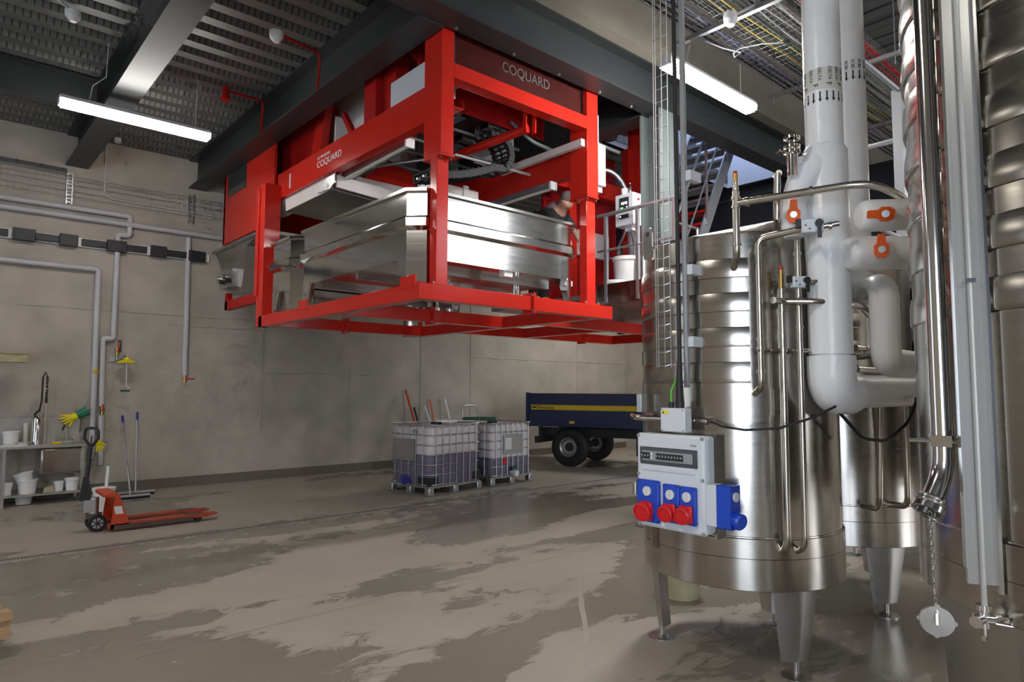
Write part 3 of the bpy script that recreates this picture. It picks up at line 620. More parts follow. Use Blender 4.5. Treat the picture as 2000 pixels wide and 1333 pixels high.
# long-handled tools leaning on the wall behind the totes
def tool(name, label, cat, top, base, r, mt, tip=None):
    t = thing(name, label, cat, (base[0], base[1], 0)); obj('shaft', MB().tube([base, top], r, 8), mt, t)
    obj('head', bx(base[0] - 0.12, base[0] + 0.12, base[1] - 0.04, base[1] + 0.04, 0, 0.06), black, t)
tool('broom', 'orange-handled broom leaning on the wall behind the totes', 'broom', (7.60, 12.0, 1.62), (7.85, 11.5, 0.03), 0.022, orange_jack)
tool('broom', 'black-handled broom leaning beside the orange one', 'broom', (7.82, 12.0, 1.25), (7.95, 11.6, 0.03), 0.02, black)
tool('broom', 'white-handled brush with a ring end behind the front tote', 'broom', (8.02, 11.9, 1.28), (8.2, 11.4, 0.03), 0.022, white_pl)
tool('broom', 'thin orange-handled tool between two white handles', 'tool', (8.22, 12.0, 1.42), (8.35, 11.7, 0.03), 0.016, orange)
tool('broom', 'white-handled brush beside the steel hand truck', 'broom', (8.55, 11.9, 1.42), (8.68, 11.5, 0.03), 0.022, white_pl)
t = thing('hand_truck', 'grey tubular hand truck standing behind the totes', 'hand truck', (9.0, 11.5, 0))
obj('frame_tube', MB().tube([(8.72, 11.4, 0.05), (8.80, 11.6, 1.28), (9.20, 11.6, 1.28), (9.28, 11.4, 0.05)], 0.018, 8, fillet=0.1), galv, t)
obj('toe_plate', bx(8.72, 9.28, 11.2, 11.45, 0.03, 0.05), galv, t)
for xx in (8.68, 9.32): obj('wheel', MB().cyl((xx - 0.03, 11.5, 0.13), (xx + 0.03, 11.5, 0.13), 0.13, 18), rubber, t)

# ------------------------------------------------------------------ trailer
T = thing('tipping_trailer', 'navy blue tipping trailer with a yellow stripe', 'trailer', (10.36, 9.88, 0), math.atan2(-0.945, 0.33))
obj('side_board', bx(-0.90, 2.45, -0.14, -0.08, 0.90, 1.53), navy, T, True); obj('side_board', bx(-0.90, 2.45, 1.62, 1.68, 0.90, 1.53), navy, T, True)
obj('tail_board', bx(-0.93, -0.88, -0.12, 1.66, 0.90, 1.53), navy, T, True); obj('head_board', bx(2.42, 2.47, -0.12, 1.66, 0.90, 1.62), navy, T, True)
obj('bed', bx(-0.9, 2.45, -0.1, 1.64, 0.84, 0.92), navy, T, True)
for z in (0.88, 1.52): obj('side_rail', bx(-0.95, 2.48, -0.165, -0.12, z - 0.03, z + 0.035), navy, T, True)
for xx in (-0.93, 2.42): obj('corner_post', bx(xx - 0.03, xx + 0.04, -0.17, -0.10, 0.84, 1.57), navy, T, True)
obj('yellow_stripe', bx(-0.84, 2.40, -0.147, -0.139, 1.20, 1.305), yellow, T, True)
TM = Matrix.Translation(T.location) @ T.rotation_euler.to_matrix().to_4x4()
text('stripe_lettering', 'Fleming', 0.115, ink, TM @ frame((-0.70, -0.149, 1.25), (1, 0, 0), (0, 0, 1)), T, sx=1.15)
obj('stripe_emblem', MB().prism([(-0.82, 1.235), (-0.73, 1.235), (-0.71, 1.27), (-0.80, 1.27)], -0.150, -0.147, 'xz'), ink, T, True)
obj('reflector', bx(0.08, 0.20, -0.17, -0.164, 0.92, 0.97), yellow, T, True)
for y in (0.3, 1.2): obj('chassis_rail', bx(-0.8, 3.1, y - 0.05, y + 0.05, 0.62, 0.80), black, T, True)
obj('rear_bumper', bx(-0.78, -0.68, -0.1, 1.6, 0.48, 0.62), black, T, True)
for y in (0.1, 1.45): obj('bumper_hanger', bx(-0.76, -0.7, y - 0.04, y + 0.04, 0.6, 0.86), black, T, True)
obj('axle', bx(-0.06, 0.06, 0.0, 1.6, 0.34, 0.46), black, T, True)
obj('drawbar', MB().tube([(2.4, 0.3, 0.7), (3.4, 0.76, 0.6)], 0.05, 8).tube([(2.4, 1.2, 0.7), (3.4, 0.76, 0.6)], 0.05, 8), black, T, True)
for y in (0.06, 1.52):
    wo = obj('wheel', MB().lathe([(0.22, -0.13), (0.30, -0.14), (0.37, -0.12), (0.41, -0.07), (0.41, 0.07), (0.37, 0.12), (0.30, 0.14), (0.22, 0.13)], (0, y, 0.41), 36, axis=(0, 1, 0)), rubber, T, True)
    wr_ = obj('wheel_rim', MB().lathe([(0.09, -0.07), (0.10, -0.05), (0.15, -0.05), (0.165, -0.10), (0.185, -0.125), (0.20, -0.125), (0.21, -0.10), (0.225, 0.1), (0.0, 0.1)], (0, y, 0.41), 30, axis=(0, 1, 0)), galv, wo, True)
    obj('hub', MB().cyl((0, y - 0.10, 0.41), (0, y, 0.41), 0.085, 20), black, wo, True)
    obj('sidewall', MB().lathe([(0.205, -0.128), (0.23, -0.138), (0.30, -0.142)], (0, y, 0.41), 36, axis=(0, 1, 0)), rubber, wo, True)
obj('hydraulic_prop', bx(1.5, 1.6, -0.05, 0.05, 0.3, 0.84), black, T, True)

# ------------------------------------------------------------------ wooden pallets at the left edge
def pallet(label, loc, rot):
    t = thing('wooden_pallet', label, 'pallet', loc, R(rot))
    for k in range(5): obj('deck_board', bx(-1.2, 0.0, 0.02 + k * 0.17, 0.12 + k * 0.17, 0.122, 0.144), wood, t, True)
    for xx in (-1.2, -0.65, -0.1):
        obj('stringer_board', bx(xx, xx + 0.1, 0.0, 0.80, 0.10, 0.122), wood, t, True)
        for yy in (0.02, 0.35, 0.68): obj('block', bx(xx, xx + 0.09, yy, yy + 0.1, 0.022, 0.10), wood, t, True)
    for yy in (0.0, 0.35, 0.70): obj('base_board', bx(-1.2, 0.0, yy, yy + 0.1, 0.0, 0.022), wood, t, True)
pallet('upper wooden pallet whose corner shows at the left edge', (0.475, 5.10, 0.144), 14)
pallet('lower wooden pallet of the stack at the left edge', (0.36, 5.08, 0.0), 14)
tub_bucket('cream round basin on the floor under the front tank', (4.62, 3.18, 0.0), 0.17, 0.3, mt=wood_old, name='cream_basin', cat='basin')
# ------------------------------------------------------------------ the red press
P = thing('grape_press', 'big red grape press hung under the ceiling with an open frame', 'press', (4.7, 7.0, 2.47))
def pb(name, *a, mt=red, bevel=0.004, parent=P): return obj(name, bx(*a), mt, parent, bevel=bevel)
ZF0, ZF1 = 2.47, 2.62
pb('frame_beam', 3.33, 3.45, 5.05, 8.95, ZF0, ZF1); pb('frame_beam', 3.45, 6.04, 5.05, 5.17, ZF0, ZF1)
pb('frame_beam', 3.45, 5.80, 8.70, 8.82, ZF0, ZF1); pb('frame_beam', 3.45, 5.80, 6.75, 6.87, ZF0, ZF1)
pb('frame_beam', 5.80, 5.92, 5.17, 8.82, ZF0, ZF1); pb('frame_beam', 5.92, 9.5, 7.85, 7.97, ZF0, ZF1)
pb('frame_beam', 5.92, 9.4, 6.10, 6.22, ZF0, ZF1); pb('frame_beam', 7.20, 7.32, 6.22, 7.85, ZF0, ZF1); pb('frame_beam', 9.38, 9.5, 6.10, 7.85, ZF0, ZF1)
for (x, y0, y1) in ((4.74, 5.02, 5.2), (4.64, 6.72, 6.9), (4.5, 8.67, 8.85), (8.6, 7.82, 8.0)):
    fl = pb('joint_flange', x, x + 0.035, y0, y1, 2.44, 2.66)
    for z in (2.47, 2.63): obj('bolt', MB().cyl((x - 0.012, y0 + 0.02, z), (x, y0 + 0.02, z), 0.012, 8), galv, fl)
for y in (5.25, 7.55): pb('lug_plate', 3.325, 3.345, y - 0.13, y + 0.13, 2.58, 2.70)
def post(xl0, xl1, xu0, xu1, yu1):
    lo = pb('lower_post', xl0, xl1, 5.10, 5.21, ZF1, 3.90)
    obj('base_plate', bx(xl0 - 0.05, xl1 + 0.05, 5.07, 5.27, ZF1, ZF1 + 0.014), red, lo)
    for xx in (xl0 - 0.03, xl1 + 0.03): obj('bolt', MB().cyl((xx, 5.09, ZF1 + 0.01), (xx, 5.09, ZF1 + 0.03), 0.012, 8), galv, lo)
    u = pb('upper_post', xu0, xu1, 5.05, yu1, 3.89, 6.0)
    obj('end_plate', bx(xu0 - 0.006, xu1 + 0.006, 5.044, yu1 + 0.006, 3.865, 3.885), red, u)
    for xx in (xu0 + 0.02, xu1 - 0.02): obj('bolt', MB().cyl((xx, 5.07, 3.84), (xx, 5.07, 3.866), 0.012, 8), dark_worn, u)
post(3.545, 3.68, 3.55, 3.70, 5.34); post(5.65, 5.80, 5.61, 5.80, 5.32)
pb('front_crossbeam', 3.70, 5.61, 5.05, 5.20, 4.665, 4.815)
ub = pb('upper_side_beam', 3.55, 3.67, 5.34, 8.98, 4.265, 4.62)
text('side_lettering', 'COQUARD', 0.115, lettering, frame((3.546, 7.72, 4.43), (0, -1, 0), (0, 0, 1)), P, sx=1.12)
text('small_side_lettering', 'LES PRESSOIRS', 0.05, lettering, frame((3.546, 7.72, 4.515), (0, -1, 0), (0, 0, 1)), P, sx=1.12)
pb('upper_side_beam', 5.68, 5.80, 5.32, 8.98, 4.20, 4.62)
pb('rear_post', 3.33, 3.55, 8.84, 9.06, ZF1 - 0.15, 4.44); pb('rear_post', 5.68, 5.90, 8.84, 9.06, ZF1 - 0.15, 4.44)
pb('rear_post_rib', 3.31, 3.33, 9.0, 9.10, 2.9, 4.40)
rp_ = pb('rear_panel', 3.53, 3.57, 9.06, 11.15, 3.97, 5.55); obj('panel_window', bx(3.52, 3.531, 10.15, 10.95, 4.72, 5.35), smoked, rp_)
pb('rear_panel_edge', 3.53, 3.63, 11.08, 11.16, 3.94, 5.55)
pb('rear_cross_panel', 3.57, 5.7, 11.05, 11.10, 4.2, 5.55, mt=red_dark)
obj('back_plate', bx(3.85, 5.75, 8.90, 8.94, 4.25, 5.6), white_board, P)
obj('white_gauge_strip', bx(3.540, 3.549, 8.52, 8.55, 4.33, 4.53), white_pl, P)
# white juice trough below the side beam
obj('trough_side', MB().prism([(3.60, 4.262), (3.625, 4.262), (3.83, 4.15), (3.81, 4.135)], 7.95, 9.6, 'xz'), white_board, P)
obj('trough_side', MB().prism([(3.60, 4.30), (3.62, 4.30), (3.64, 4.10), (3.62, 4.09)], 7.45, 8.83, 'xz'), white_board, P)
obj('trough_bottom', MB().prism([(3.62, 4.08), (5.55, 3.98), (5.55, 4.0), (3.64, 4.10)], 7.45, 8.83, 'xz'), inox_dull, P)
tb = obj('trough_end_bracket', MB().prism([(7.33, 4.30), (7.45, 4.30), (7.80, 4.11), (7.45, 4.09), (7.33, 4.14)], 3.595, 3.615, 'yz'), galv, P)
obj('bracket_hole', MB().cyl((3.59, 7.52, 4.14), (3.596, 7.52, 4.14), 0.03, 14), white_board, tb)
obj('trough_front', MB().prism([(3.63, 4.09), (5.55, 3.98), (5.55, 4.13), (3.63, 4.24)], 7.33, 7.36, 'xz'), white_board, P)
obj('inner_board', MB().prism([(3.90, 4.15), (5.66, 4.15), (5.66, 4.34), (4.0, 4.34), (3.93, 4.28)], 7.50, 7.55, 'xz'), white_board, P)
obj('trough_side', MB().prism([(3.57, 4.30), (3.59, 4.30), (3.62, 4.03), (3.60, 4.02)], 9.10, 10.95, 'xz'), white_board, P)
obj('trough_end_bracket', MB().prism([(10.75, 4.02), (10.98, 4.02), (10.98, 4.28)], 3.555, 3.575, 'yz'), galv, P)
# red body plates seen above the side beam
def rplate(name, y0, y1, lean=0.0, mt=red_dark, x=3.78): return obj(name, MB().prism([(y0, 4.6), (y1, 4.6), (y1 + lean, 5.6), (y0 + lean, 5.6)], x, x + 0.02, 'yz'), mt, P)
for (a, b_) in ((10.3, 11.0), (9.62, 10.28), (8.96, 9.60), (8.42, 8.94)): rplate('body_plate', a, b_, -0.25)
obj('body_rib', MB().prism([(8.10, 4.6), (8.40, 4.6), (8.05, 5.6), (7.85, 5.6)], 3.74, 3.84, 'yz'), red, P)
obj('body_rib', MB().prism([(7.02, 4.6), (7.12, 4.6), (7.42, 5.0), (7.40, 5.08)], 3.72, 3.78, 'yz'), red_dark, P)
obj('inner_white_panel', MB().prism([(6.55, 4.55), (8.6, 4.55), (8.5, 5.6), (6.55, 5.6)], 4.06, 4.08, 'yz'), white_board, P)
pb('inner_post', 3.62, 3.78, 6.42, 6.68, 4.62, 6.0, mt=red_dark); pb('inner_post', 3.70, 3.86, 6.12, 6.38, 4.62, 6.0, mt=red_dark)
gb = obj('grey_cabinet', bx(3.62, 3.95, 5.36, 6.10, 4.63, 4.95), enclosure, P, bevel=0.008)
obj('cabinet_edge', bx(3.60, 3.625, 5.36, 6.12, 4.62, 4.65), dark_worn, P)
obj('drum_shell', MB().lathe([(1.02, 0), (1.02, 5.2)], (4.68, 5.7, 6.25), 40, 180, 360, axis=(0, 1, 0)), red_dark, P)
for y in (6.2, 7.2, 8.2): obj('drum_ring', MB().lathe([(1.02, 0), (1.08, 0), (1.08, 0.05), (1.02, 0.05)], (4.68, y, 6.25), 40, axis=(0, 1, 0)), red, P)
# front glass panel with lettering
gp = obj('front_glass', bx(3.72, 5.60, 5.13, 5.137, 4.82, 5.56), mirror_glass, P)
for (a, b_, c_, d_) in ((3.70, 3.76, 4.815, 5.6), (5.60, 5.63, 4.815, 5.6)): obj('glass_frame', bx(a, b_, 5.11, 5.15, c_, d_), black, gp)
text('front_lettering', 'COQUARD', 0.155, lettering_dim, frame((4.37, 5.125, 5.03), (1, 0, 0), (0, 0, 1)), P, sx=0.90)
for k in range(7): obj('glass_screw', MB().cyl((3.85 + k * 0.28, 5.115, 4.845), (3.85 + k * 0.28, 5.13, 4.845), 0.01, 8), galv, gp)
obj('inner_light_plate', bx(3.82, 3.98, 5.55, 5.57, 5.10, 5.32), white_board, P); obj('inner_light_plate', MB().prism([(4.0, 4.86), (4.12, 4.86), (4.45, 5.10), (4.30, 5.14)], 5.55, 5.57, 'xz'), white_board, P)
pb('front_rear_plate', 3.75, 5.6, 5.75, 5.78, 4.72, 5.6, mt=red_dark)
# lifting bar with its two straps, inner pipework
obj('lifting_bar', MB().cyl((4.90, 5.30, 4.55), (4.62, 6.6, 4.44), 0.05, 18), red, P)
for xx in (4.83, 4.97): obj('bar_strap', bx(xx - 0.008, xx + 0.008, 5.24, 5.29, 4.50, 4.72), red, P)
obj('hanger_tube', MB().tube([(4.12, 5.8, 4.95), (4.12, 5.8, 4.30)], 0.022, 10), steel_col, P)
obj('hanger_brace', MB().tube([(4.12, 5.8, 4.42), (4.2, 5.8, 4.6), (4.36, 5.8, 4.75)], 0.018, 8), steel_col, P)
obj('inner_box', bx(3.78, 4.02, 5.5, 5.75, 4.62, 4.80), enclosure, P); obj('box_tray', MB().box(3.72, 4.15, 5.48, 5.78, 4.60, 4.615).box(4.14, 4.15, 5.48, 5.78, 4.60, 4.70), red, P)
for (y, z) in ((6.0, 4.62), (6.4, 4.55), (6.9, 4.6), (7.4, 4.58)): obj('inner_pipe', MB().tube([(3.7, y, z), (5.4, y, z)], 0.018, 8), steel_col, P)
obj('inner_shaft', MB().tube([(3.95, 7.0, 4.33), (4.35, 5.9, 4.28), (5.5, 5.9, 4.3)], 0.018, 8), galv, P)
obj('gusset_plate', MB().prism([(4.1, 4.33), (4.95, 4.33), (4.87, 4.60), (4.5, 4.70)], 7.6, 7.63, 'xz'), red, P)
obj('pink_lit_panel', bx(3.85, 5.10, 7.85, 7.88, 4.15, 5.2), white_board, P)
obj('hollow_shade_plate', bx(4.95, 5.66, 7.6, 7.62, 4.3, 5.2), black, P)  # black plate standing in for the deep shade inside the press
obj('grey_duct_box', bx(5.15, 5.50, 6.2, 6.6, 4.55, 4.85), enclosure, P, bevel=0.01)
obj('rear_red_wall', bx(5.3, 5.7, 7.4, 7.44, 3.6, 4.62), red_dark, P)
obj('spotted_rail', MB().box(4.3, 5.2, 6.55, 6.59, 4.02, 4.17).box(4.95, 5.03, 6.53, 6.55, 3.75, 4.2), white_board, P)
# cable drag chain
path = []
for i in range(13): path.append(Vector((3.90 + i * 0.075, 5.9, 3.93 + 0.0012 * i * i + 0.008 * i)))
for i in range(1, 12):
    a = R(-70 + 17 * i); path.append(Vector((4.92 + 0.22 * math.cos(a) - 0.075, 5.9, 4.40 + 0.22 * math.sin(a))))
for i in range(len(path) - 1):
    p0, p1 = path[i], path[i + 1]; d = (p1 - p0).normalized(); nrm = Vector((-d.z, 0, d.x)); h = 0.04
    mb = MB()
    for yy in (5.74, 6.04):
        mb.loft([[p0 + nrm * -h + Vector((0, yy - 5.9, 0)), p0 + nrm * h + Vector((0, yy - 5.9, 0)), p0 + nrm * h + Vector((0, yy - 5.88, 0)), p0 + nrm * -h + Vector((0, yy - 5.88, 0))],
                 [p1 + nrm * -h + Vector((0, yy - 5.9, 0)), p1 + nrm * h + Vector((0, yy - 5.9, 0)), p1 + nrm * h + Vector((0, yy - 5.88, 0)), p1 + nrm * -h + Vector((0, yy - 5.88, 0))]])
    mb.tube([p0 + nrm * h + Vector((0, -0.16, 0)), p0 + nrm * h + Vector((0, 0.16, 0))], 0.014, 6); mb.tube([p0 - nrm * h + Vector((0, -0.16, 0)), p0 - nrm * h + Vector((0, 0.16, 0))], 0.01, 6)
    obj('chain_link', mb, rubber, P)
for yy in (-0.09, -0.03, 0.03, 0.09): obj('chain_cable', MB().tube([p + Vector((0, yy, 0)) for p in path], 0.015, 8), galv_rail if yy in (-0.03, 0.09) else cable, P)
obj('curved_conduit', MB().tube([(5.0, 5.7, 4.78), (5.3, 5.65, 4.6), (5.6, 5.6, 4.55)], 0.022, 8, fillet=0.1), steel_col, P)
# unlit tube lamps fixed inside the press
def plamp(x, y0, y1, z0, z1, mt):
    o = obj('tube_lamp', MB().loft([[(x - 0.05, y0, z0 - 0.03), (x + 0.05, y0, z0 - 0.03), (x + 0.04, y0, z0 + 0.05), (x - 0.04, y0, z0 + 0.05)], [(x - 0.05, y1, z1 - 0.03), (x + 0.05, y1, z1 - 0.03), (x + 0.04, y1, z1 + 0.05), (x - 0.04, y1, z1 + 0.05)]]), galv, P)
    obj('lamp_tube', MB().cyl((x - 0.02, y0 + 0.02, z0 - 0.035), (x - 0.02, y1 - 0.02, z1 - 0.035), 0.022, 10), mt, o)
    obj('lamp_end', bx(x - 0.055, x + 0.055, y0 - 0.02, y0 + 0.01, z0 - 0.05, z0 + 0.05), white_pl, o)
plamp(3.76, 5.93, 7.40, 4.27, 4.25, lamp_off); plamp(5.6, 5.6, 6.9, 4.11, 4.11, lamp_off)
obj('white_rail', bx(5.52, 5.58, 5.06, 6.5, 4.45, 4.53), white_board, P)
obj('side_switch_box', bx(5.82, 5.95, 5.06, 5.34, 4.05, 4.55), enclosure, P, bevel=0.006); obj('switch_conduit', MB().tube([(5.84, 5.1, 4.9), (5.84, 5.1, 4.5)], 0.02, 8), white_pl, P)
obj('side_switch_gland', bx(5.84, 5.93, 5.1, 5.25, 3.98, 4.05), enclosure, P)

# steel bin under the rear of the press
t = thing('steel_hopper', 'grey steel hopper at the rear of the press near the wall', 'hopper', (3.9, 10.2, 3.0))
obj('hopper_shell', MB().prism([(9.55, 3.87), (11.45, 3.92), (11.2, 3.7), (10.75, 3.12), (10.15, 3.10), (9.95, 3.77)], 3.50, 4.6, 'yz'), inox_dull, t)
obj('hopper_rim', bx(3.47, 4.62, 9.3, 11.48, 3.86, 3.91), inox_dull, t)
obj('drive_box', bx(3.38, 3.50, 10.2, 10.75, 3.18, 3.45), galv, t)
for k in range(4): obj('fitting', MB().cyl((3.30, 10.25 + k * 0.13, 3.27 + 0.06 * (k % 2)), (3.40, 10.25 + k * 0.13, 3.27 + 0.06 * (k % 2)), 0.035, 10), inox_bright if k % 2 else black, t)
obj('support_angle', MB().box(3.45, 3.53, 9.05, 10.70, 2.86, 3.0).box(3.45, 3.53, 10.6, 10.70, 2.86, 3.12), red_dark, t)

# ------------------------------------------------------------------ stainless tubs standing in the press frame
def tub(label, x0, x1, y0, y1, ch=0.14):
    t = thing('steel_tub', label, 'tub', ((x0 + x1) / 2, (y0 + y1) / 2, 2.62))
    def ring(o_, z):
        a, b_, c_, d_ = x0 - o_, x1 + o_, y0 - o_, y1 + o_; k = ch
        return [(a + k, c_, z), (b_ - k, c_, z), (b_, c_ + k, z), (b_, d_ - k, z), (b_ - k, d_, z), (a + k, d_, z), (a, d_ - k, z), (a, c_ + k, z)]
    obj('shell', MB().loft([ring(0, 2.90), ring(0, 3.17), ring(0.035, 3.205), ring(0.035, 3.285), ring(0, 3.315), ring(0, 3.545)]), inox_tub, t)
    obj('rim', MB().loft([ring(0.0, 3.535), ring(0.035, 3.545), ring(0.035, 3.575), ring(-0.02, 3.58), ring(-0.02, 3.0)], cap=False), inox_bright, t)
    for (cx, sx) in ((x0, 1), (x1, -1)):
        for (cy, sy) in ((y0, 1), (y1, -1)):
            e = 0.004
            top = [(cx - e * sx, cy + 0.32 * sy), (cx - e * sx, cy + ch * sy), (cx + ch * sx, cy - e * sy), (cx + 0.20 * sx, cy - e * sy), (cx + 0.20 * sx, cy + 0.02 * sy), (cx + ch * sx, cy + 0.03 * sy), (cx + 0.03 * sx, cy + ch * sy), (cx + 0.02 * sx, cy + 0.32 * sy)]
            bot = [(cx - e * sx, cy + 0.19 * sy), (cx - e * sx, cy + ch * sy), (cx + ch * sx, cy - e * sy), (cx + 0.17 * sx, cy - e * sy), (cx + 0.17 * sx, cy + 0.02 * sy), (cx + ch * sx, cy + 0.03 * sy), (cx + 0.03 * sx, cy + ch * sy), (cx + 0.02 * sx, cy + 0.19 * sy)]
            top2 = [(a, b_) for a, b_ in top]
            obj('leg', MB().loft([[(a, b_, 2.622) for a, b_ in bot], [(a, b_, 2.92) for a, b_ in top2]]), inox_tub, t)
    n = max(2, int((y1 - y0) / 0.8))
    for k in range(n):
        y = y0 + (y1 - y0) * (k + 0.5) / n; obj('under_rib', bx(x0 + 0.1, x1 - 0.1, y - 0.03, y + 0.03, 2.85, 2.90), inox_dull, t)
    obj('drain_fitting', MB().cyl(((x0 + x1) / 2 + 0.6, y0 + 0.5, 2.74), ((x0 + x1) / 2 + 0.6, y0 + 0.5, 2.9), 0.05, 12), inox_bright, t)
    for xx in (x0 + 1.2, x1 - 0.15): obj('white_pad', bx(xx - 0.06, xx + 0.06, y0 + 0.02, y0 + 0.10, 2.84, 2.90), white_pl, t)
    return t
tub('large stainless tub at the front of the press frame', 3.40, 5.68, 5.25, 7.84)
tub('smaller stainless tub behind the large one by the rear post', 3.40, 5.68, 7.97, 8.80)

# ------------------------------------------------------------------ platform beside the press, with things on it
PF = thing('work_platform', 'stainless work platform with railing beside the press', 'platform', (7.2, 6.0, 2.7))
obj('deck', MB().box(6.3, 9.3, 5.08, 7.6, 2.80, 2.86).box(6.3, 6.54, 4.3, 5.08, 2.80, 2.86), inox_dull, PF)
obj('toe_board', bx(6.285, 6.30, 4.3, 5.5, 2.79, 2.95), inox, PF); obj('edge_beam', bx(6.29, 6.36, 4.3, 5.5, 2.70, 2.79), inox, PF)
for y in (5.36, 4.87, 4.35): obj('rail_post', bx(6.28, 6.32, y - 0.02, y + 0.02, 2.72, 3.83), galv_rail, PF)
obj('top_rail', MB().tube([(6.3, 5.5, 3.83), (6.3, 4.3, 3.83)], 0.024, 10), galv_rail, PF); obj('mid_rail', MB().tube([(6.3, 5.5, 3.38), (6.3, 4.3, 3.38)], 0.014, 8), galv_rail, PF)
for (xx, yy) in ((6.75, 5.75), (7.1, 5.5), (7.6, 5.3)): obj('rail_post', bx(xx - 0.02, xx + 0.02, yy - 0.02, yy + 0.02, 2.86, 3.86), galv_rail, PF)
obj('far_rail', MB().tube([(6.75, 5.75, 3.4), (7.6, 5.3, 3.4)], 0.014, 8), galv_rail, PF)
for (xx, yy) in ((6.45, 6.3), (9.2, 7.5), (9.2, 5.2)): obj('support_leg', bx(xx - 0.05, xx + 0.05, yy - 0.05, yy + 0.05, ZF1, 2.8), dark_worn, PF)
CB = thing('control_box', 'grey control box with a lit screen on the platform railing', 'control box', (6.42, 5.05, 3.7))
obj('case', bx(6.36, 6.52, 4.98, 5.26, 3.66, 4.06), enclosure, CB, bevel=0.008)
obj('screen', bx(6.352, 6.362, 5.045, 5.19, 3.86, 4.01), smoked, CB); obj('green_bar', bx(6.349, 6.353, 5.13, 5.17, 3.875, 3.89), green_led, CB); obj('white_bar', bx(6.349, 6.353, 5.06, 5.08, 3.88, 3.892), white_led, CB)
for k in range(4): obj('readout', bx(6.349, 6.353, 5.07 + k * 0.025, 5.083 + k * 0.025, 3.92 + 0.008 * (k % 2), 3.955), white_led, CB)
obj('lower_screen', bx(6.352, 6.362, 5.05, 5.19, 3.75, 3.80), smoked, CB); obj('indicator', bx(6.349, 6.353, 5.165, 5.18, 3.77, 3.785), white_led, CB)
obj('stop_button', MB().cyl((6.45, 4.96, 3.98), (6.45, 4.98, 3.98), 0.014, 10), panel_red, CB)
obj('support_arm', MB().tube([(6.46, 5.1, 3.68), (6.6, 5.15, 3.5), (6.6, 5.15, 2.86)], 0.025, 8), galv_rail, CB)
obj('cable_gland_box', bx(6.40, 6.48, 5.03, 5.14, 3.60, 3.66), enclosure, CB)
tag(obj('white_cup', MB().lathe([(0, 0), (0.04, 0), (0.048, 0.085), (0.043, 0.085), (0.036, 0.01), (0, 0.01)], (6.44, 5.17, 4.062), 16), white_pl), 'white cup standing on the control box', 'cup')
tag(obj('small_bottle', MB().lathe([(0, 0), (0.022, 0), (0.022, 0.1), (0.01, 0.12), (0.01, 0.14), (0, 0.14)], (6.44, 5.09, 4.062), 12), inox_bright), 'small clear bottle standing on the control box', 'bottle')
tub_bucket('tall white drum standing on the work platform', (6.62, 5.30, 2.86), 0.17, 0.46, name='white_drum', cat='drum')
tub_bucket('second white drum with dark print on the work platform', (7.05, 5.22, 2.86), 0.16, 0.50, lid=True, name='white_drum', cat='drum')
tub_bucket('low white basin at the platform edge', (6.44, 5.34, 2.86), 0.13, 0.12, lid=True, name='white_basin', cat='basin')

# second press behind the column
P2 = thing('rear_press', 'red frame of a second press behind the column', 'press', (8.2, 7.0, 2.86))
for (a, b_, c_, d_, e_, f_) in ((7.55, 7.75, 5.75, 6.0, 2.86, 5.57), (6.95, 7.1, 6.6, 6.8, 2.86, 5.57), (8.4, 8.6, 6.6, 6.8, 2.86, 5.57)): obj('post', bx(a, b_, c_, d_, e_, f_), red, P2, bevel=0.004)
obj('side_panel', bx(6.9, 8.6, 7.1, 7.15, 3.0, 5.5), red_dark, P2); obj('white_trough', MB().prism([(6.4, 3.75), (8.3, 3.75), (8.3, 4.15), (6.4, 4.15)], 7.0, 7.08, 'xz'), white_board, P2)
obj('side_panel', bx(6.05, 6.10, 7.3, 8.9, 3.2, 4.7), red_dark, P2); obj('cross_beam', bx(6.1, 8.6, 6.62, 6.74, 4.6, 4.85), red, P2)
obj('curved_hose', MB().tube([(6.6, 5.9, 4.6), (6.8, 5.7, 4.62), (7.0, 5.6, 4.4), (7.02, 5.55, 3.6), (7.0, 5.5, 3.0)], 0.03, 8, fillet=0.2), galv_rail, P2)
obj('conduit', MB().tube([(5.95, 5.4, 4.75), (6.5, 5.4, 4.72), (6.62, 5.4, 4.72)], 0.022, 8), galv_rail, P2)

# steel stair going up through the floor opening
ST = thing('steel_stair', 'galvanised steel stair rising through the ceiling opening', 'stair', (8.5, 5.8, 2.86))
def stringer(y): return obj('stringer', MB().prism([(7.80, 2.86), (8.02, 2.86), (9.75, 6.0), (9.53, 6.0)], y, y + 0.025, 'xz'), galv_rail, ST)
stringer(5.36); stringer(6.20)
for k in range(14):
    f_ = (k + 0.6) / 14.0; z = 2.86 + 3.1 * f_; x = 7.92 + 1.71 * f_
    obj('tread', bx(x - 0.12, x + 0.12, 5.385, 6.20, z - 0.015, z + 0.02), galv_rail if k > 6 else red_dark, ST)  # lower treads coloured red to imitate red light falling on them
for y in (5.34, 6.24):
    obj('handrail', MB().tube([(7.62, y, 2.9), (7.62, y, 3.75), (9.2, y, 6.6)], 0.022, 8), galv_rail, ST)
    obj('mid_rail', MB().tube([(7.75, y, 3.3), (9.35, y, 6.2)], 0.014, 8), galv_rail, ST)
    for k in range(3): obj('baluster', bx(7.95 + k * 0.6, 7.98 + k * 0.6, y - 0.015, y + 0.015, 3.0 + k * 1.09, 4.35 + k * 1.09), galv_rail, ST)
obj('landing_tube', MB().tube([(7.3, 5.34, 3.98), (8.3, 5.34, 3.98), (8.3, 5.34, 2.86)], 0.025, 8), galv_rail, ST)
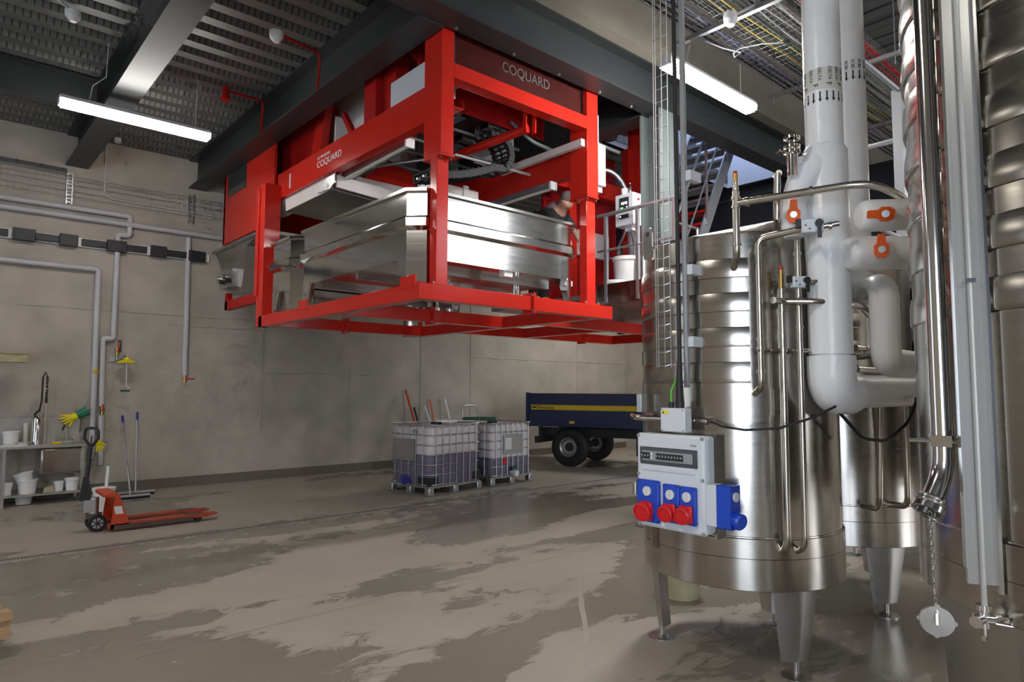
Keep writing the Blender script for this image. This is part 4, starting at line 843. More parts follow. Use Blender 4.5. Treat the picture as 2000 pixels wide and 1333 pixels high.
# stairwell walls, dark beam and dark shade sheet by the upper floor
struct('wall_stairwell', MB().box(11.58, 11.65, 4.98, 6.8, 5.58, 8).box(8.0, 11.6, 6.76, 6.82, 5.58, 8).box(7.93, 8.0, 4.98, 6.8, 5.66, 8), blue_wall, 'pale wall of the stairwell on the upper floor')
struct('ceiling_beam', ibeam(10.9, 5.0, YW, 4.55, 5.08, 'y', 0.25), steel_dark, 'dark beam below the stair opening')
struct('wall_shade_sheet', bx(12.2, 12.3, 3.2, 8.6, 2.6, 5.58), dark_wall, 'dark sheet added as shade beyond the stair')  # dark sheet added where the space under the upper floor is only shaded
# daylight spilling onto the upper floor beside the press
# ------------------------------------------------------------------ person bending over on the platform
def skinmesh(name, verts, edges, radii, root, mt, parent, sub=2):
    me = bpy.data.meshes.new(name); me.from_pydata([tuple(Vector(v) - Vector(parent.location)) for v in verts], edges, []); me.materials.append(mt)
    o = bpy.data.objects.new(name, me); C.objects.link(o); o.parent = parent
    sk = o.modifiers.new('skin', 'SKIN'); sk.use_smooth_shade = True
    if not me.skin_vertices: me.skin_vertices.new()
    for i, rr_ in enumerate(radii): me.skin_vertices[0].data[i].radius = (rr_, rr_) if not isinstance(rr_, tuple) else rr_
    me.skin_vertices[0].data[root].use_root = True
    sb = o.modifiers.new('smooth', 'SUBSURF'); sb.levels = sub; sb.render_levels = sub
    return o
PE = thing('person', 'person in dark clothes bending behind the large steel tub', 'person', (6.45, 6.8, 2.86))
bv = [(6.44, 6.76, 3.68), (6.40, 6.58, 3.84), (6.37, 6.40, 3.97), (6.36, 6.29, 4.05), (6.36, 6.20, 4.10), (6.36, 6.12, 4.16), (6.36, 6.05, 4.20),          # pelvis .. head
      (6.50, 6.30, 4.01), (6.54, 6.14, 3.80), (6.44, 5.98, 3.66), (6.22, 6.30, 4.01), (6.18, 6.13, 3.82), (6.20, 5.96, 3.66),                               # arms
      (6.53, 6.72, 3.66), (6.54, 6.62, 3.28), (6.54, 6.78, 2.94), (6.54, 6.62, 2.90), (6.36, 6.72, 3.66), (6.36, 6.62, 3.28), (6.36, 6.78, 2.94), (6.36, 6.62, 2.90)]
be = [(0, 1), (1, 2), (2, 3), (3, 4), (4, 5), (5, 6), (3, 7), (7, 8), (8, 9), (3, 10), (10, 11), (11, 12), (0, 13), (13, 14), (14, 15), (15, 16), (0, 17), (17, 18), (18, 19), (19, 20)]
br = [0.12, 0.115, 0.125, 0.09, 0.06, 0.115, 0.10, 0.06, 0.042, 0.03, 0.06, 0.042, 0.03, 0.09, 0.06, 0.04, 0.035, 0.09, 0.06, 0.04, 0.035]
for hi, hx in ((9, 6.44), (12, 6.20)):
    base = len(bv); h0 = Vector(bv[hi]); bv.append(tuple(h0 + Vector((0, -0.05, -0.07)))); br.append(0.026); be.append((hi, base))
    for k, (dx, L_) in enumerate(((-0.05, 0.05), (-0.028, 0.075), (-0.008, 0.082), (0.012, 0.075), (0.032, 0.06))):
        q0 = h0 + Vector((dx, -0.065, -0.095)); q1 = q0 + Vector((0, -0.01, -L_ * 0.5)); q2 = q1 + Vector((0, 0.015, -L_ * 0.5)); i0 = len(bv)
        bv += [tuple(q0), tuple(q1), tuple(q2)]; br += [0.009, 0.0085, 0.007]; be += [(base, i0), (i0, i0 + 1), (i0 + 1, i0 + 2)]
skinmesh('body', bv, be, br, 0, skin, PE)
skinmesh('dark_top', [bv[0], bv[1], bv[2], bv[3], bv[7], bv[8], bv[10], bv[11]], [(0, 1), (1, 2), (2, 3), (3, 4), (4, 5), (3, 6), (6, 7)], [0.19, 0.185, 0.20, 0.17, 0.105, 0.085, 0.105, 0.085], 0, cloth_dark, PE)
skinmesh('trousers', [bv[0], bv[13], bv[14], bv[15], bv[17], bv[18], bv[19]], [(0, 1), (1, 2), (2, 3), (0, 4), (4, 5), (5, 6)], [0.18, 0.13, 0.10, 0.08, 0.13, 0.10, 0.08], 0, cloth_dark, PE)
skinmesh('grey_hood', [(6.40, 6.62, 3.93), (6.37, 6.44, 4.04), (6.36, 6.30, 4.11), (6.355, 6.20, 4.15)], [(0, 1), (1, 2), (2, 3)], [0.12, 0.16, 0.13, 0.09], 0, cloth_grey, PE)
skinmesh('hair', [(6.36, 6.15, 4.19), (6.36, 6.08, 4.225), (6.36, 6.02, 4.22)], [(0, 1), (1, 2)], [0.11, 0.12, 0.08], 0, hair, PE)
for xx in (6.275, 6.445): obj('ear', MB().lathe([(0, -0.012), (0.02, -0.008), (0.03, 0.0), (0.02, 0.01), (0, 0.01)], (xx, 6.10, 4.165), 10, axis=(1, 0, 0)), skin, PE)
obj('nose', MB().tube([(6.36, 5.985, 4.19), (6.36, 5.965, 4.165), (6.36, 5.98, 4.155)], [0.008, 0.014, 0.01], 6), skin, PE)
for xx in (6.33, 6.39): obj('eye', MB().lathe([(0, -0.01), (0.01, 0), (0, 0.01)], (xx, 5.985, 4.20), 8), black, PE)
obj('mouth', MB().tube([(6.335, 5.99, 4.135), (6.36, 5.982, 4.13), (6.385, 5.99, 4.135)], 0.006, 6), panel_red, PE)

# ------------------------------------------------------------------ steel tanks
def leg_mesh(c, ang, r, wt, wb_, ztop, zbot, out):
    o = Vector((math.cos(R(ang)), math.sin(R(ang)), 0)); s_ = Vector((-o.y, o.x, 0)); cc = Vector((c[0], c[1], 0))
    def ring(z, w_, ro, k): return [cc + o * ro - s_ * w_ + Vector((0, 0, z)), cc + o * (ro + k) - s_ * w_ * 0.25 + Vector((0, 0, z)), cc + o * (ro + k) + s_ * w_ * 0.25 + Vector((0, 0, z)), cc + o * ro + s_ * w_ + Vector((0, 0, z)), cc + o * (ro - 0.05) + Vector((0, 0, z))]
    mb = MB().loft([ring(zbot, wb_, r, out * 0.6), ring(ztop, wt, r + 0.03, out)])
    foot = cc + o * (r + out * 0.2)
    return mb, foot
def tank(label, c, Rb, zb, zs, zr, bands, zt, za, legs, gap, legw=(0.165, 0.095), name='wine_tank', lugs=(), rleg=0.5, detail=True, lb=0.09):
    t = thing(name, label, 'tank', (c[0], c[1], 0)); n = 120
    obj('shell', MB().lathe([(Rb, zr - 0.01), (Rb, zt)], (c[0], c[1], 0), n), inox, t)
    br_ = obj('base_ring', MB().lathe([(0, zb + 0.02), (Rb * 0.9, zb + 0.004), (Rb + 0.008, zb), (Rb + 0.012, zb + 0.004), (Rb + 0.012, zs - 0.002), (Rb + 0.009, zs), (Rb + 0.012, zs + 0.002), (Rb + 0.012, zr - 0.006), (Rb + 0.006, zr), (Rb, zr + 0.002)], (c[0], c[1], 0), n), inox, t)
    obj('ring_weld', MB().lathe([(Rb, zr + 0.006), (Rb + 0.007, zr + 0.004), (Rb + 0.007, zr - 0.006), (Rb + 0.012, zr - 0.008)], (c[0], c[1], 0), n), inox_bright, br_)
    for (z0, z1) in bands:
        obj('cooling_band', MB().lathe([(Rb - 0.004, z0 - 0.001), (Rb + 0.009, z0 + 0.003), (Rb + 0.0115, z0 + 0.014), (Rb + 0.0115, z0 + (z1 - z0) * 0.45), (Rb + 0.010, z1 - 0.03), (Rb + 0.006, z1 - 0.005), (Rb - 0.002, z1)], (c[0], c[1], 0), 120, gap[0], gap[1]), inox, t)
    def circ(cx_, cy_, r_, z_): return [(cx_ + r_ * math.cos(2 * PI * k / n), cy_ + r_ * math.sin(2 * PI * k / n), z_) for k in range(n)]
    ox, oy = Rb * 0.55, -Rb * 0.5
    obj('roof', MB().loft([circ(c[0], c[1], Rb, zt - 0.01), circ(c[0], c[1], Rb + 0.004, zt), circ(c[0], c[1], Rb - 0.01, zt + 0.012), circ(c[0] + ox, c[1] + oy, 0.10, za + 0.06), circ(c[0] + ox, c[1] + oy, 0.10, za + 0.10)], smooth=True), inox, t)
    for a in legs:
        mb, ft = leg_mesh(c, a, rleg, legw[0], legw[1], zb + 0.06, lb, 0.05)
        lo = obj('leg', mb, inox_dull, t)
        obj('foot', MB().cyl((ft.x, ft.y, 0.018), (ft.x, ft.y, lb + 0.02), 0.018, 12).lathe([(0, 0), (0.085, 0), (0.085, 0.008), (0.03, 0.022), (0, 0.022)], (ft.x, ft.y, 0), 24), inox_dull, lo)
    for (p, nrm) in lugs:
        p = Vector(p); nv = Vector(nrm).normalized(); s_ = nv.cross(Vector((0, 0, 1))).normalized()
        Q = []; 
        for k in range(9): a = PI * k / 8; Q.append(p + s_ * 0.045 * math.cos(a) + Vector((0, 0, 0.045 * math.sin(a))))
        Q += [p - s_ * 0.045 - Vector((0, 0, 0.16)), p + s_ * 0.045 - Vector((0, 0, 0.16))]
        lg = obj('lifting_lug', MB().loft([[q - nv * 0.006 for q in Q], [q + nv * 0.006 for q in Q]]), inox_bright, t)
        obj('lug_eye', MB().cyl(p - nv * 0.0075, p + nv * 0.0075, 0.018, 14), black, lg)
    return t
B1 = [(1.686, 1.812), (1.899, 2.017), (2.105, 2.221), (2.306, 2.423)]
tank('nearest mid-size steel tank carrying the blue and red socket panel', (4.06, 2.33), 0.608, 0.51, 0.69, 0.805, B1, 2.57, 2.74, (124.5, 244.5, 4), (-100, 217), lugs=[((3.50, 2.62, 2.66), (-1, 0.3, 0)), ((3.98, 1.93, 2.76), (-0.5, -0.8, 0))])
tank('steel tank standing directly behind the white insulated pipes', (5.66, 2.33), 0.608, 0.51, 0.69, 0.805, B1, 2.57, 2.74, (114, 234, 354), (-100, 217))
tank('farthest steel tank of the row, seen by one leg', (7.26, 2.33), 0.608, 0.51, 0.69, 0.805, B1, 2.57, 2.74, (114, 234, 354), (-100, 217))
T3c = (3.497, 0.15)
B3 = [(1.918 + 0.2115 * k, 2.040 + 0.2115 * k) for k in range(9)]
tank('huge steel tank filling the right edge of the picture', T3c, 0.895, 0.877, 1.021, 1.147, B3, 4.2, 4.5, (128, 248, 8), (0, 360), legw=(0.30, 0.26), rleg=0.76, lb=0.06)
tank('big steel tank farther back in the right-hand row', (5.55, 0.05), 0.895, 0.877, 1.021, 1.147, B3, 4.2, 4.5, (150, 270, 30), (0, 360), legw=(0.2, 0.14), rleg=0.70, lb=0.06)

# fittings on the big tank
t = thing('drain_pipe', 'polished vertical pipe with open threaded mouth on the big tank', 'pipe', (2.735, 0.772, 1.3))
obj('riser', MB().tube([(2.735, 0.772, 4.0), (2.735, 0.772, 1.36), (2.66, 0.80, 1.245)], 0.035, 24, fillet=0.09, cap=False), inox_bright, t)
dv = Vector((-0.075, 0.028, -0.115)).normalized(); e0 = Vector((2.675, 0.794, 1.268))
obj('threaded_mouth', MB().lathe([(0.034, 0.0), (0.047, 0.0), (0.05, 0.006), (0.046, 0.012), (0.05, 0.018), (0.046, 0.024), (0.052, 0.03), (0.052, 0.05), (0.04, 0.05), (0.038, 0.0)], e0, 28, axis=dv), inox_bright, t)
obj('mouth_inside', MB().cyl(e0 + dv * 0.030, e0 + dv * 0.034, 0.041, 24), black, t)
ch = thing('chain', 'thin steel chain hanging from the open pipe mouth', 'chain', (2.675, 0.80, 0.9))
for k in range(16):
    z = 1.215 - k * 0.0215; a = 0 if k % 2 else 90
    ring_ = [(0.0055 * math.cos(2 * PI * q / 10), 0, 0.0145 * math.sin(2 * PI * q / 10)) for q in range(10)]
    obj('chain_link', MB().tube(ring_, 0.0022, 5, closed=True).xf(Matrix.Translation((2.665 + k * 0.0016, 0.80, z)) @ Matrix.Rotation(R(a + 40), 4, 'Z')), inox_bright, ch)
cp = Vector((2.692, 0.80, 0.845)); cn = Vector((-0.90, -0.30, -0.10)).normalized()
cd = thing('pipe_end_disc', 'round polished pipe cap hanging on the chain', 'cap', cp)
obj('disc', MB().lathe([(0, -0.008), (0.053, -0.008), (0.055, 0.0), (0.053, 0.008), (0.0, 0.009)], cp, 32, axis=cn), inox_dull, cd)
for k in range(4):
    a = R(40 + 90 * k); u_ = cn.orthogonal().normalized(); v_ = cn.cross(u_); q = cp + (u_ * math.cos(a) + v_ * math.sin(a)) * 0.052
    obj('notch_lug', MB().cyl(q - cn * 0.012, q + cn * 0.004, 0.009, 8), inox_dull, cd)
obj('eye_stud', MB().tube([cp + cn * 0.008, cp + cn * 0.03, cp + cn * 0.02 + Vector((0, 0, 0.03)), Vector((2.692, 0.80, 0.875))], 0.006, 8), inox_bright, cd)
t = thing('pipe_clamp', 'steel clamp holding the polished pipe to the big tank', 'clamp', (2.735, 0.772, 1.46))
obj('band', MB().lathe([(0.036, -0.02), (0.042, -0.02), (0.042, 0.02), (0.036, 0.02)], (2.735, 0.772, 1.47), 24), inox_bright, t)
obj('clamp_block', bx(2.69, 2.70, 0.73, 0.80, 1.45, 1.49), inox_bright, t)
obj('bolt', MB().cyl((2.70, 0.79, 1.47), (2.67, 0.86, 1.47), 0.008, 8), inox_bright, t); obj('stand_off', MB().cyl((2.72, 0.74, 1.47), (2.70, 0.66, 1.47), 0.010, 8).cyl((2.76, 0.76, 1.47), (2.86, 0.72, 1.47), 0.012, 8), inox_bright, t)
t = thing('level_gauge', 'tall steel level gauge with a sight tube on the big tank', 'gauge', (2.68, 0.647, 0.92))
tx = Vector((-0.53, 0.85, 0)).normalized()  # tangent of the tank surface here
nx_ = Vector((-0.85, -0.53, 0)).normalized(); g0 = Vector((2.68, 0.647, 0))
def gslab(name, a0, a1, n0, n1, z0, z1, mt, parent=t):
    Q = [g0 + tx * a0 + nx_ * n0, g0 + tx * a1 + nx_ * n0, g0 + tx * a1 + nx_ * n1, g0 + tx * a0 + nx_ * n1]
    return obj(name, MB().loft([[q + Vector((0, 0, z0)) for q in Q], [q + Vector((0, 0, z1)) for q in Q]]), mt, parent)
chan = mat('milky_gauge_cover', (0.36, 0.36, 0.345), 0.22, 0.45)
gslab('back_channel', -0.046, 0.048, -0.03, -0.012, 1.0, 4.1, chan); gslab('channel_flange', 0.044, 0.052, -0.04, -0.008, 1.05, 4.1, chan); gslab('channel_flange', -0.050, -0.040, -0.04, 0.004, 0.975, 4.1, inox_bright)
glass_m = mat('sight_tube_glass', (0.72, 0.72, 0.70), 0.12, trans=0.55)
obj('sight_tube', MB().cyl(g0 + tx * 0.006 + nx_ * -0.006 + Vector((0, 0, 0.93)), g0 + tx * 0.006 + nx_ * -0.006 + Vector((0, 0, 4.1)), 0.009, 14), glass_m, t)
for z in (2.02, 3.1): gslab('tube_clip', -0.010, 0.022, -0.03, 0.006, z, z + 0.014, inox_bright)
for z in (1.10, 1.32, 2.3):
    obj('rivet', MB().cyl(g0 + tx * 0.03 + nx_ * -0.03 + Vector((0, 0, z)), g0 + tx * 0.03 + nx_ * -0.022 + Vector((0, 0, z)), 0.006, 8), galv, t)
t = thing('drain_valve', 'small chrome drain valve at the foot of the level gauge', 'valve', (2.68, 0.65, 0.87))
vc = g0 + tx * 0.008 + nx_ * -0.01 + Vector((0, 0, 0.89))
obj('body', MB().cyl(vc - tx * 0.03, vc + tx * 0.03, 0.016, 14).cyl(vc - Vector((0, 0, 0.03)), vc + Vector((0, 0, 0.025)), 0.014, 14).cyl(vc + Vector((0, 0, 0.025)), vc + Vector((0, 0, 0.045)), 0.022, 12), inox_bright, t)
obj('outlet', MB().cyl(vc + nx_ * 0.0, vc + nx_ * 0.05 + tx * 0.04, 0.013, 12, 0.02), inox_bright, t)
obj('lever', MB().tube([vc - tx * 0.02, vc - tx * 0.06 + nx_ * 0.02 + Vector((0, 0, 0.012)), vc - tx * 0.075 + nx_ * 0.02 - Vector((0, 0, 0.012)), vc - tx * 0.03 + nx_ * 0.01 - Vector((0, 0, 0.01))], 0.004, 6), inox_bright, t)
obj('wing_screw', MB().tube([vc - Vector((0, 0, 0.03)), vc - Vector((0, 0, 0.055))], 0.005, 6).box(vc.x - 0.012, vc.x + 0.012, vc.y - 0.006, vc.y + 0.006, vc.z - 0.07, vc.z - 0.055), inox_bright, t)
obj('tank_spigot', MB().cyl(vc, vc - tx * 0.11 - nx_ * 0.04, 0.012, 10), inox_bright, t)
t = tag(obj('sample_tap', MB().cyl((2.52, 0.40, 0.62), (2.64, 0.42, 0.62), 0.012, 10).cyl((2.52, 0.40, 0.60), (2.52, 0.40, 0.65), 0.016, 10), inox_bright), 'tiny chrome sample tap at the right edge, low on the tank leg', 'tap')

# ------------------------------------------------------------------ white insulated pipework
def wpipe(label, pts, r, name='insulated_pipe', fillet=0.12, n=28):
    t = thing(name, label, 'pipe', pts[0]); obj('jacket', MB().tube(pts, r, n, fillet=fillet), white_ins, t); return t
W1 = wpipe('thickest white insulated pipe, turning behind the tanks at the bottom', [(3.835, 1.615, 7.5), (3.835, 1.615, 1.64), (6.6, 1.66, 1.64)], 0.102, fillet=0.14)
obj('lower_jacket', MB().tube([(3.835, 1.615, 3.05), (3.835, 1.615, 3.02), (3.835, 1.615, 2.5), (3.835, 1.615, 2.3), (3.835, 1.615, 1.85)], [0.104, 0.120, 0.122, 0.115, 0.116], 28), white_ins, W1)
obj('elbow_jacket', MB().tube([(3.835, 1.615, 1.84), (3.835, 1.615, 1.635), (4.05, 1.62, 1.635)], 0.128, 28, fillet=0.12), white_ins, W1)
obj('tee_jacket', MB().tube([(3.835, 1.615, 3.04), (3.77, 1.65, 2.93), (3.69, 1.70, 2.82), (3.655, 1.725, 2.70), (3.655, 1.725, 2.54), (3.655, 1.725, 2.51)], [0.08, 0.085, 0.075, 0.07, 0.066, 0.05], 22), white_ins, W1)
W2 = wpipe('thinner white insulated pipe beside the thickest one, jogging forward below', [(4.33, 1.64, 7.5), (4.33, 1.64, 2.24), (4.04, 1.40, 2.24), (4.04, 1.40, 1.80), (6.4, 1.40, 1.80)], 0.078, fillet=0.09)
def stub(label, a_, b_, r):
    a_ = Vector(a_); b_ = Vector(b_); d = (b_ - a_).normalized()
    t = thing('insulated_stub', label, 'pipe', a_)
    obj('jacket', MB().tube([a_ - d * 0.05, a_ - d * 0.045, a_ - d * 0.03, a_, a_.lerp(b_, 0.5), b_], [r * 0.55, r * 0.75, r * 0.9, r, r * 0.97, r], 26), white_ins, t); return t
stub('short white insulated stub with an orange lever, ending at the big tank', (3.50, 1.27, 2.52), (3.86, 0.97, 2.54), 0.08)
stub('white insulated stub with an orange lever behind the jogging pipe', (3.80, 1.46, 2.40), (4.25, 1.08, 2.41), 0.095)
wpipe('white insulated tee rising behind the big tank', [(4.75, 1.30, 2.95), (4.75, 1.30, 1.85)], 0.08, fillet=0)
# pipe markings
def mark(pipe, c, r, ang, z, kind, s=''):
    o_ = Vector((math.cos(R(ang)), math.sin(R(ang)), 0)); tg = Vector((-o_.y, o_.x, 0)); p = Vector((c[0], c[1], z)) + o_ * (r + 0.0012)
    if kind == 'arrow':
        Q = [(-0.004, 0.03), (0.004, 0.03), (0.004, -0.012), (0.010, -0.012), (0, -0.032), (-0.010, -0.012), (-0.004, -0.012)]
        obj('flow_arrow', MB().add([p + tg * a + Vector((0, 0, b_)) for a, b_ in Q], [tuple(range(7))]), ink, pipe)
    else:
        text('pipe_code', s, 0.042 if kind == 'big' else 0.026, ink, frame(p, (0, 0, -1), tg), pipe, ext=0.0005, align='CENTER')
va = math.degrees(math.atan2(-1.55, -3.68))
tpm = mat('label_tape', (0.66, 0.66, 0.60), 0.5)
obj('label_tape', MB().lathe([(0.1025, 0), (0.1027, 0.0), (0.1027, 0.125), (0.1025, 0.125)], (3.835, 1.615, 3.36), 40), tpm, W1)
for k, a in enumerate((-70, -48, -28, -8, 12, 32, 52, 72)): mark(W1, (3.835, 1.615), 0.102, va + a, 3.315, 'arrow')
for a in (-60, -22, 18, 55): mark(W1, (3.835, 1.615), 0.1025, va + a, 3.385, 'big', 'F')
for a in (-62, -35, -8, 22, 45, 66): mark(W1, (3.835, 1.615), 0.1025, va + a, 3.448, 'small', 'DELTA')
vb = math.degrees(math.atan2(-1.64, -4.33))
for a in (-50, -22, 6, 34, 62): mark(W2, (4.33, 1.64), 0.078, vb + a, 3.62, 'arrow'); mark(W2, (4.33, 1.64), 0.078, vb + a, 3.69, 'small', 'ECBS')
# orange valve levers
def lever(label, p, d, nrm):
    p = Vector(p); d = Vector(d).normalized(); nv = Vector(nrm).normalized(); s_ = nv.cross(d)
    t = thing('valve_lever', label, 'valve', p)
    Q = [(-0.045, -0.02), (-0.02, -0.036), (0.02, -0.036), (0.035, -0.022), (0.085, -0.018), (0.085, 0.018), (0.035, 0.022), (0.02, 0.036), (-0.02, 0.036), (-0.045, 0.02)]
    obj('lever_plate', MB().loft([[p + d * a + s_ * b_ + nv * 0.0 for a, b_ in Q], [p + d * a + s_ * b_ + nv * 0.025 for a, b_ in Q]]), orange, t, bevel=0.004)
    obj('centre_screw', MB().cyl(p + nv * 0.02, p + nv * 0.032, 0.018, 16), galv, t)
    obj('stem', MB().cyl(p - nv * 0.05, p, 0.025, 14), brass, t)
cdv = Vector((-0.86, -0.42, -0.15))
lever('orange valve lever pointing up, on the white tee', (3.575, 1.685, 2.62), (0.05, 0, 1), cdv)
lever('orange valve lever pointing left, on the short white stub', (3.49, 1.19, 2.51), (-0.66, 0.72, 0), cdv)
lever('orange valve lever pointing up, on the stub behind the jogging pipe', (3.80, 1.32, 2.40), (0.05, 0, 1), cdv)
t = thing('sanitary_valve', 'chrome clamp valve on top of the white tee', 'valve', (3.62, 1.72, 2.92))
obj('valve_body', MB().cyl((3.61, 1.7, 2.85), (3.61, 1.7, 3.02), 0.03, 14).cyl((3.61, 1.7, 2.93), (3.73, 1.68, 2.97), 0.028, 14), inox_bright, t)
for z in (2.95, 2.92, 3): obj('clamp_ring', MB().lathe([(0.03, -0.01), (0.045, -0.008), (0.045, 0.008), (0.03, 0.01)], (3.61, 1.70, z + 0.07), 18), inox_bright, t)
obj('clamp_screw', MB().cyl((3.57, 1.74, 3), (3.6, 1.78, 3), 0.012, 8).cyl((3.55, 1.75, 2.87), (3.59, 1.79, 2.87), 0.018, 10), inox_bright, t)
obj('down_tube', MB().tube([(3.55, 1.76, 2.87), (3.57, 1.78, 2.62), (3.75, 1.86, 2.57)], 0.02, 12), pipe_inox, t)

# ------------------------------------------------------------------ thin stainless pipework on the front tank
def spipe(label, pts, r=0.019, rings=(), name='steel_pipe', fillet=0.05, extra=None):
    t = thing(name, label, 'pipe', pts[0]); obj('tube', MB().tube(pts, r, 14, fillet=fillet), pipe_inox, t)
    for (p, d) in rings:
        obj('union_ring', MB().cyl(Vector(p) - Vector(d) * 0.008, Vector(p) + Vector(d) * 0.008, r * 1.28, 14), pipe_inox, t)
    return t
Z = (0, 0, 1)
t = spipe('steel pipe with red-capped vent rising above the front tank roof', [(3.385, 1.925, 2.76), (3.385, 1.925, 2.40), (3.53, 2.03, 2.36)], 0.02, [((3.385, 1.925, 2.68), Z), ((3.385, 1.925, 2.73), Z), ((3.385, 1.925, 2.46), Z)])
obj('threaded_neck', MB().lathe([(0.0, 0), (0.02, 0), (0.02, 0.02), (0.015, 0.025), (0.017, 0.035), (0.014, 0.045), (0.017, 0.06), (0.017, 0.075), (0, 0.075)], (3.385, 1.925, 2.75), 14), pipe_inox, t)
obj('brass_vent', MB().cyl((3.385, 1.925, 2.82), (3.385, 1.925, 2.87), 0.015, 12), brass, t); obj('red_cap', MB().cyl((3.385, 1.925, 2.87), (3.385, 1.925, 2.885), 0.011, 10), panel_red, t)
spipe('long steel pipe crossing in front of the white insulated pipes', [(3.39, 1.92, 2.70), (3.56, 1.36, 2.715), (3.62, 1.26, 2.70), (3.70, 1.16, 2.62), (3.74, 1.15, 2.50)], 0.021, [((3.405, 1.87, 2.70), (0.28, -0.96, 0)), ((3.50, 1.55, 2.71), (0.28, -0.96, 0))], fillet=0.06)
spipe('steel pipe running down the front tank into a square plate', [(3.56, 1.63, 2.53), (3.49, 1.855, 2.50), (3.49, 1.855, 1.66), (3.60, 1.96, 1.62)], 0.019, [((3.49, 1.855, 2.42), Z), ((3.49, 1.855, 1.88), Z), ((3.49, 1.855, 1.93), Z), ((3.49, 1.855, 1.75), Z)], fillet=0.05)
tag(obj('tank_plate', MB().lathe([(0.612, 1.50), (0.620, 1.50), (0.620, 1.66), (0.612, 1.66)], (4.06, 2.33, 0), 12, 210, 236), inox), 'flat welded plate on the front tank below the thin pipe', 'plate')
t = spipe('thin steel pipe with red-capped vent dropping to the front tank base', [(3.62, 1.79, 2.22), (3.62, 1.79, 0.78), (3.70, 1.88, 0.72)], 0.02, [((3.62, 1.79, 2.1), Z), ((3.62, 1.79, 1.95), Z), ((3.62, 1.79, 1.87), Z)], fillet=0.07)
obj('brass_vent', MB().cyl((3.62, 1.79, 2.22), (3.62, 1.79, 2.33), 0.013, 12), brass, t); obj('red_cap', MB().cyl((3.62, 1.79, 2.33), (3.62, 1.79, 2.35), 0.010, 10), panel_red, t)
spipe('thin steel pipe dropping to the front tank base, right of its twin', [(3.68, 1.72, 2.50), (3.68, 1.72, 0.78), (3.78, 1.84, 0.72)], 0.018, [((3.68, 1.72, 2.42), Z), ((3.68, 1.72, 2.0), Z), ((3.68, 1.72, 1.87), Z)], fillet=0.07)
spipe('horizontal steel pipe running behind the thick white pipe', [(3.54, 1.80, 2.15), (3.62, 1.79, 2.15), (3.70, 1.62, 2.14), (3.98, 1.50, 2.13), (4.12, 1.50, 2.08)], 0.02, [((3.66, 1.70, 2.145), (0.4, -0.9, 0))], fillet=0.05)
spipe('small cross pipe linking the thin pipes on the front tank', [(3.47, 1.86, 1.87), (3.62, 1.79, 1.87), (3.70, 1.70, 1.87), (3.85, 1.66, 1.87)], 0.012, [((3.55, 1.82, 1.87), (0.9, -0.4, 0)), ((3.66, 1.75, 1.87), (0.7, -0.7, 0))], fillet=0)
spipe('pair pipe rising along the tank behind, left one', [(4.86, 1.72, 1.9), (4.92, 1.78, 0.84), (5.08, 1.95, 0.82)], 0.022, fillet=0.08)
spipe('pair pipe rising along the tank behind, right one', [(5.10, 1.66, 1.9), (5.16, 1.68, 0.84), (5.30, 1.85, 0.82)], 0.022, fillet=0.08)
# motor valve on the upper pipe
def actuator(label, c, rz=0.0, s=1.0):
    t = thing('motor_valve', label, 'valve', c, rz)
    obj('gearbox', bx(-0.055 * s, 0.055 * s, -0.03 * s, 0.03 * s, -0.035 * s, 0.04 * s), enclosure, t, True, bevel=0.008)
    obj('black_knob', MB().cyl((0.03 * s, -0.03 * s, 0.01), (0.03 * s, -0.055 * s, 0.01), 0.02 * s, 12).box(0.02 * s, 0.04 * s, -0.06 * s, -0.045 * s, -0.07 * s, 0.02 * s), black, t, True)
    obj('plug_block', bx(-0.08 * s, -0.055 * s, -0.02 * s, 0.02 * s, 0.0, 0.045 * s), black, t, True)
    obj('neck', MB().cyl((0.055 * s, 0, 0.0), (0.13 * s, 0, 0.01), 0.016 * s, 12).cyl((0.08 * s, 0, 0), (0.095 * s, 0, 0), 0.022 * s, 12), pipe_inox, t, True)
    for k in range(2): obj('cover_screw', MB().cyl((-0.035 * s + k * 0.02, -0.0315 * s, 0.005 - k * 0.02), (-0.035 * s + k * 0.02, -0.029 * s, 0.005 - k * 0.02), 0.005, 8), black, t, True)
actuator('grey motor valve on the pipe in front of the thick white pipe', (3.52, 1.56, 2.52), R(-60))
actuator('grey motor valve low on the right thin pipe', (3.655, 1.70, 2.25), R(-40), 0.85)
# sampling pipe beside the panel
spipe('bent steel pipe looping round the front tank above the socket panel', [(3.62, 2.86, 1.47), (3.40, 2.66, 1.47), (3.42, 2.5, 1.47), (3.42, 2.15, 1.465)], 0.017, [((3.42, 2.16, 1.465), (0, 1, 0)), ((3.42, 2.24, 1.465), (0, 1, 0))], fillet=0.12)
tag(obj('small_steel_box', bx(3.46, 3.52, 2.66, 2.70, 1.50, 1.62), galv, bevel=0.004), 'small grey box on the left flank of the front tank', 'box')
t = thing('sample_cock', 'chrome sampling cock at the left flank of the front tank', 'valve', (3.46, 2.66, 1.03))
obj('cock_body', MB().cyl((3.55, 2.62, 1.03), (3.42, 2.70, 1.03), 0.014, 12).cyl((3.43, 2.69, 1.06), (3.43, 2.69, 0.98), 0.018, 12), inox_bright, t); obj('cock_lever', MB().tube([(3.43, 2.69, 1.06), (3.40, 2.62, 1.09)], 0.006, 8), inox_bright, t)
t = tag(obj('tank_hasp', bx(3.478, 3.492, 2.55, 2.60, 0.66, 0.78), dark_worn), 'dark latch plate on the left edge of the front tank base', 'latch')

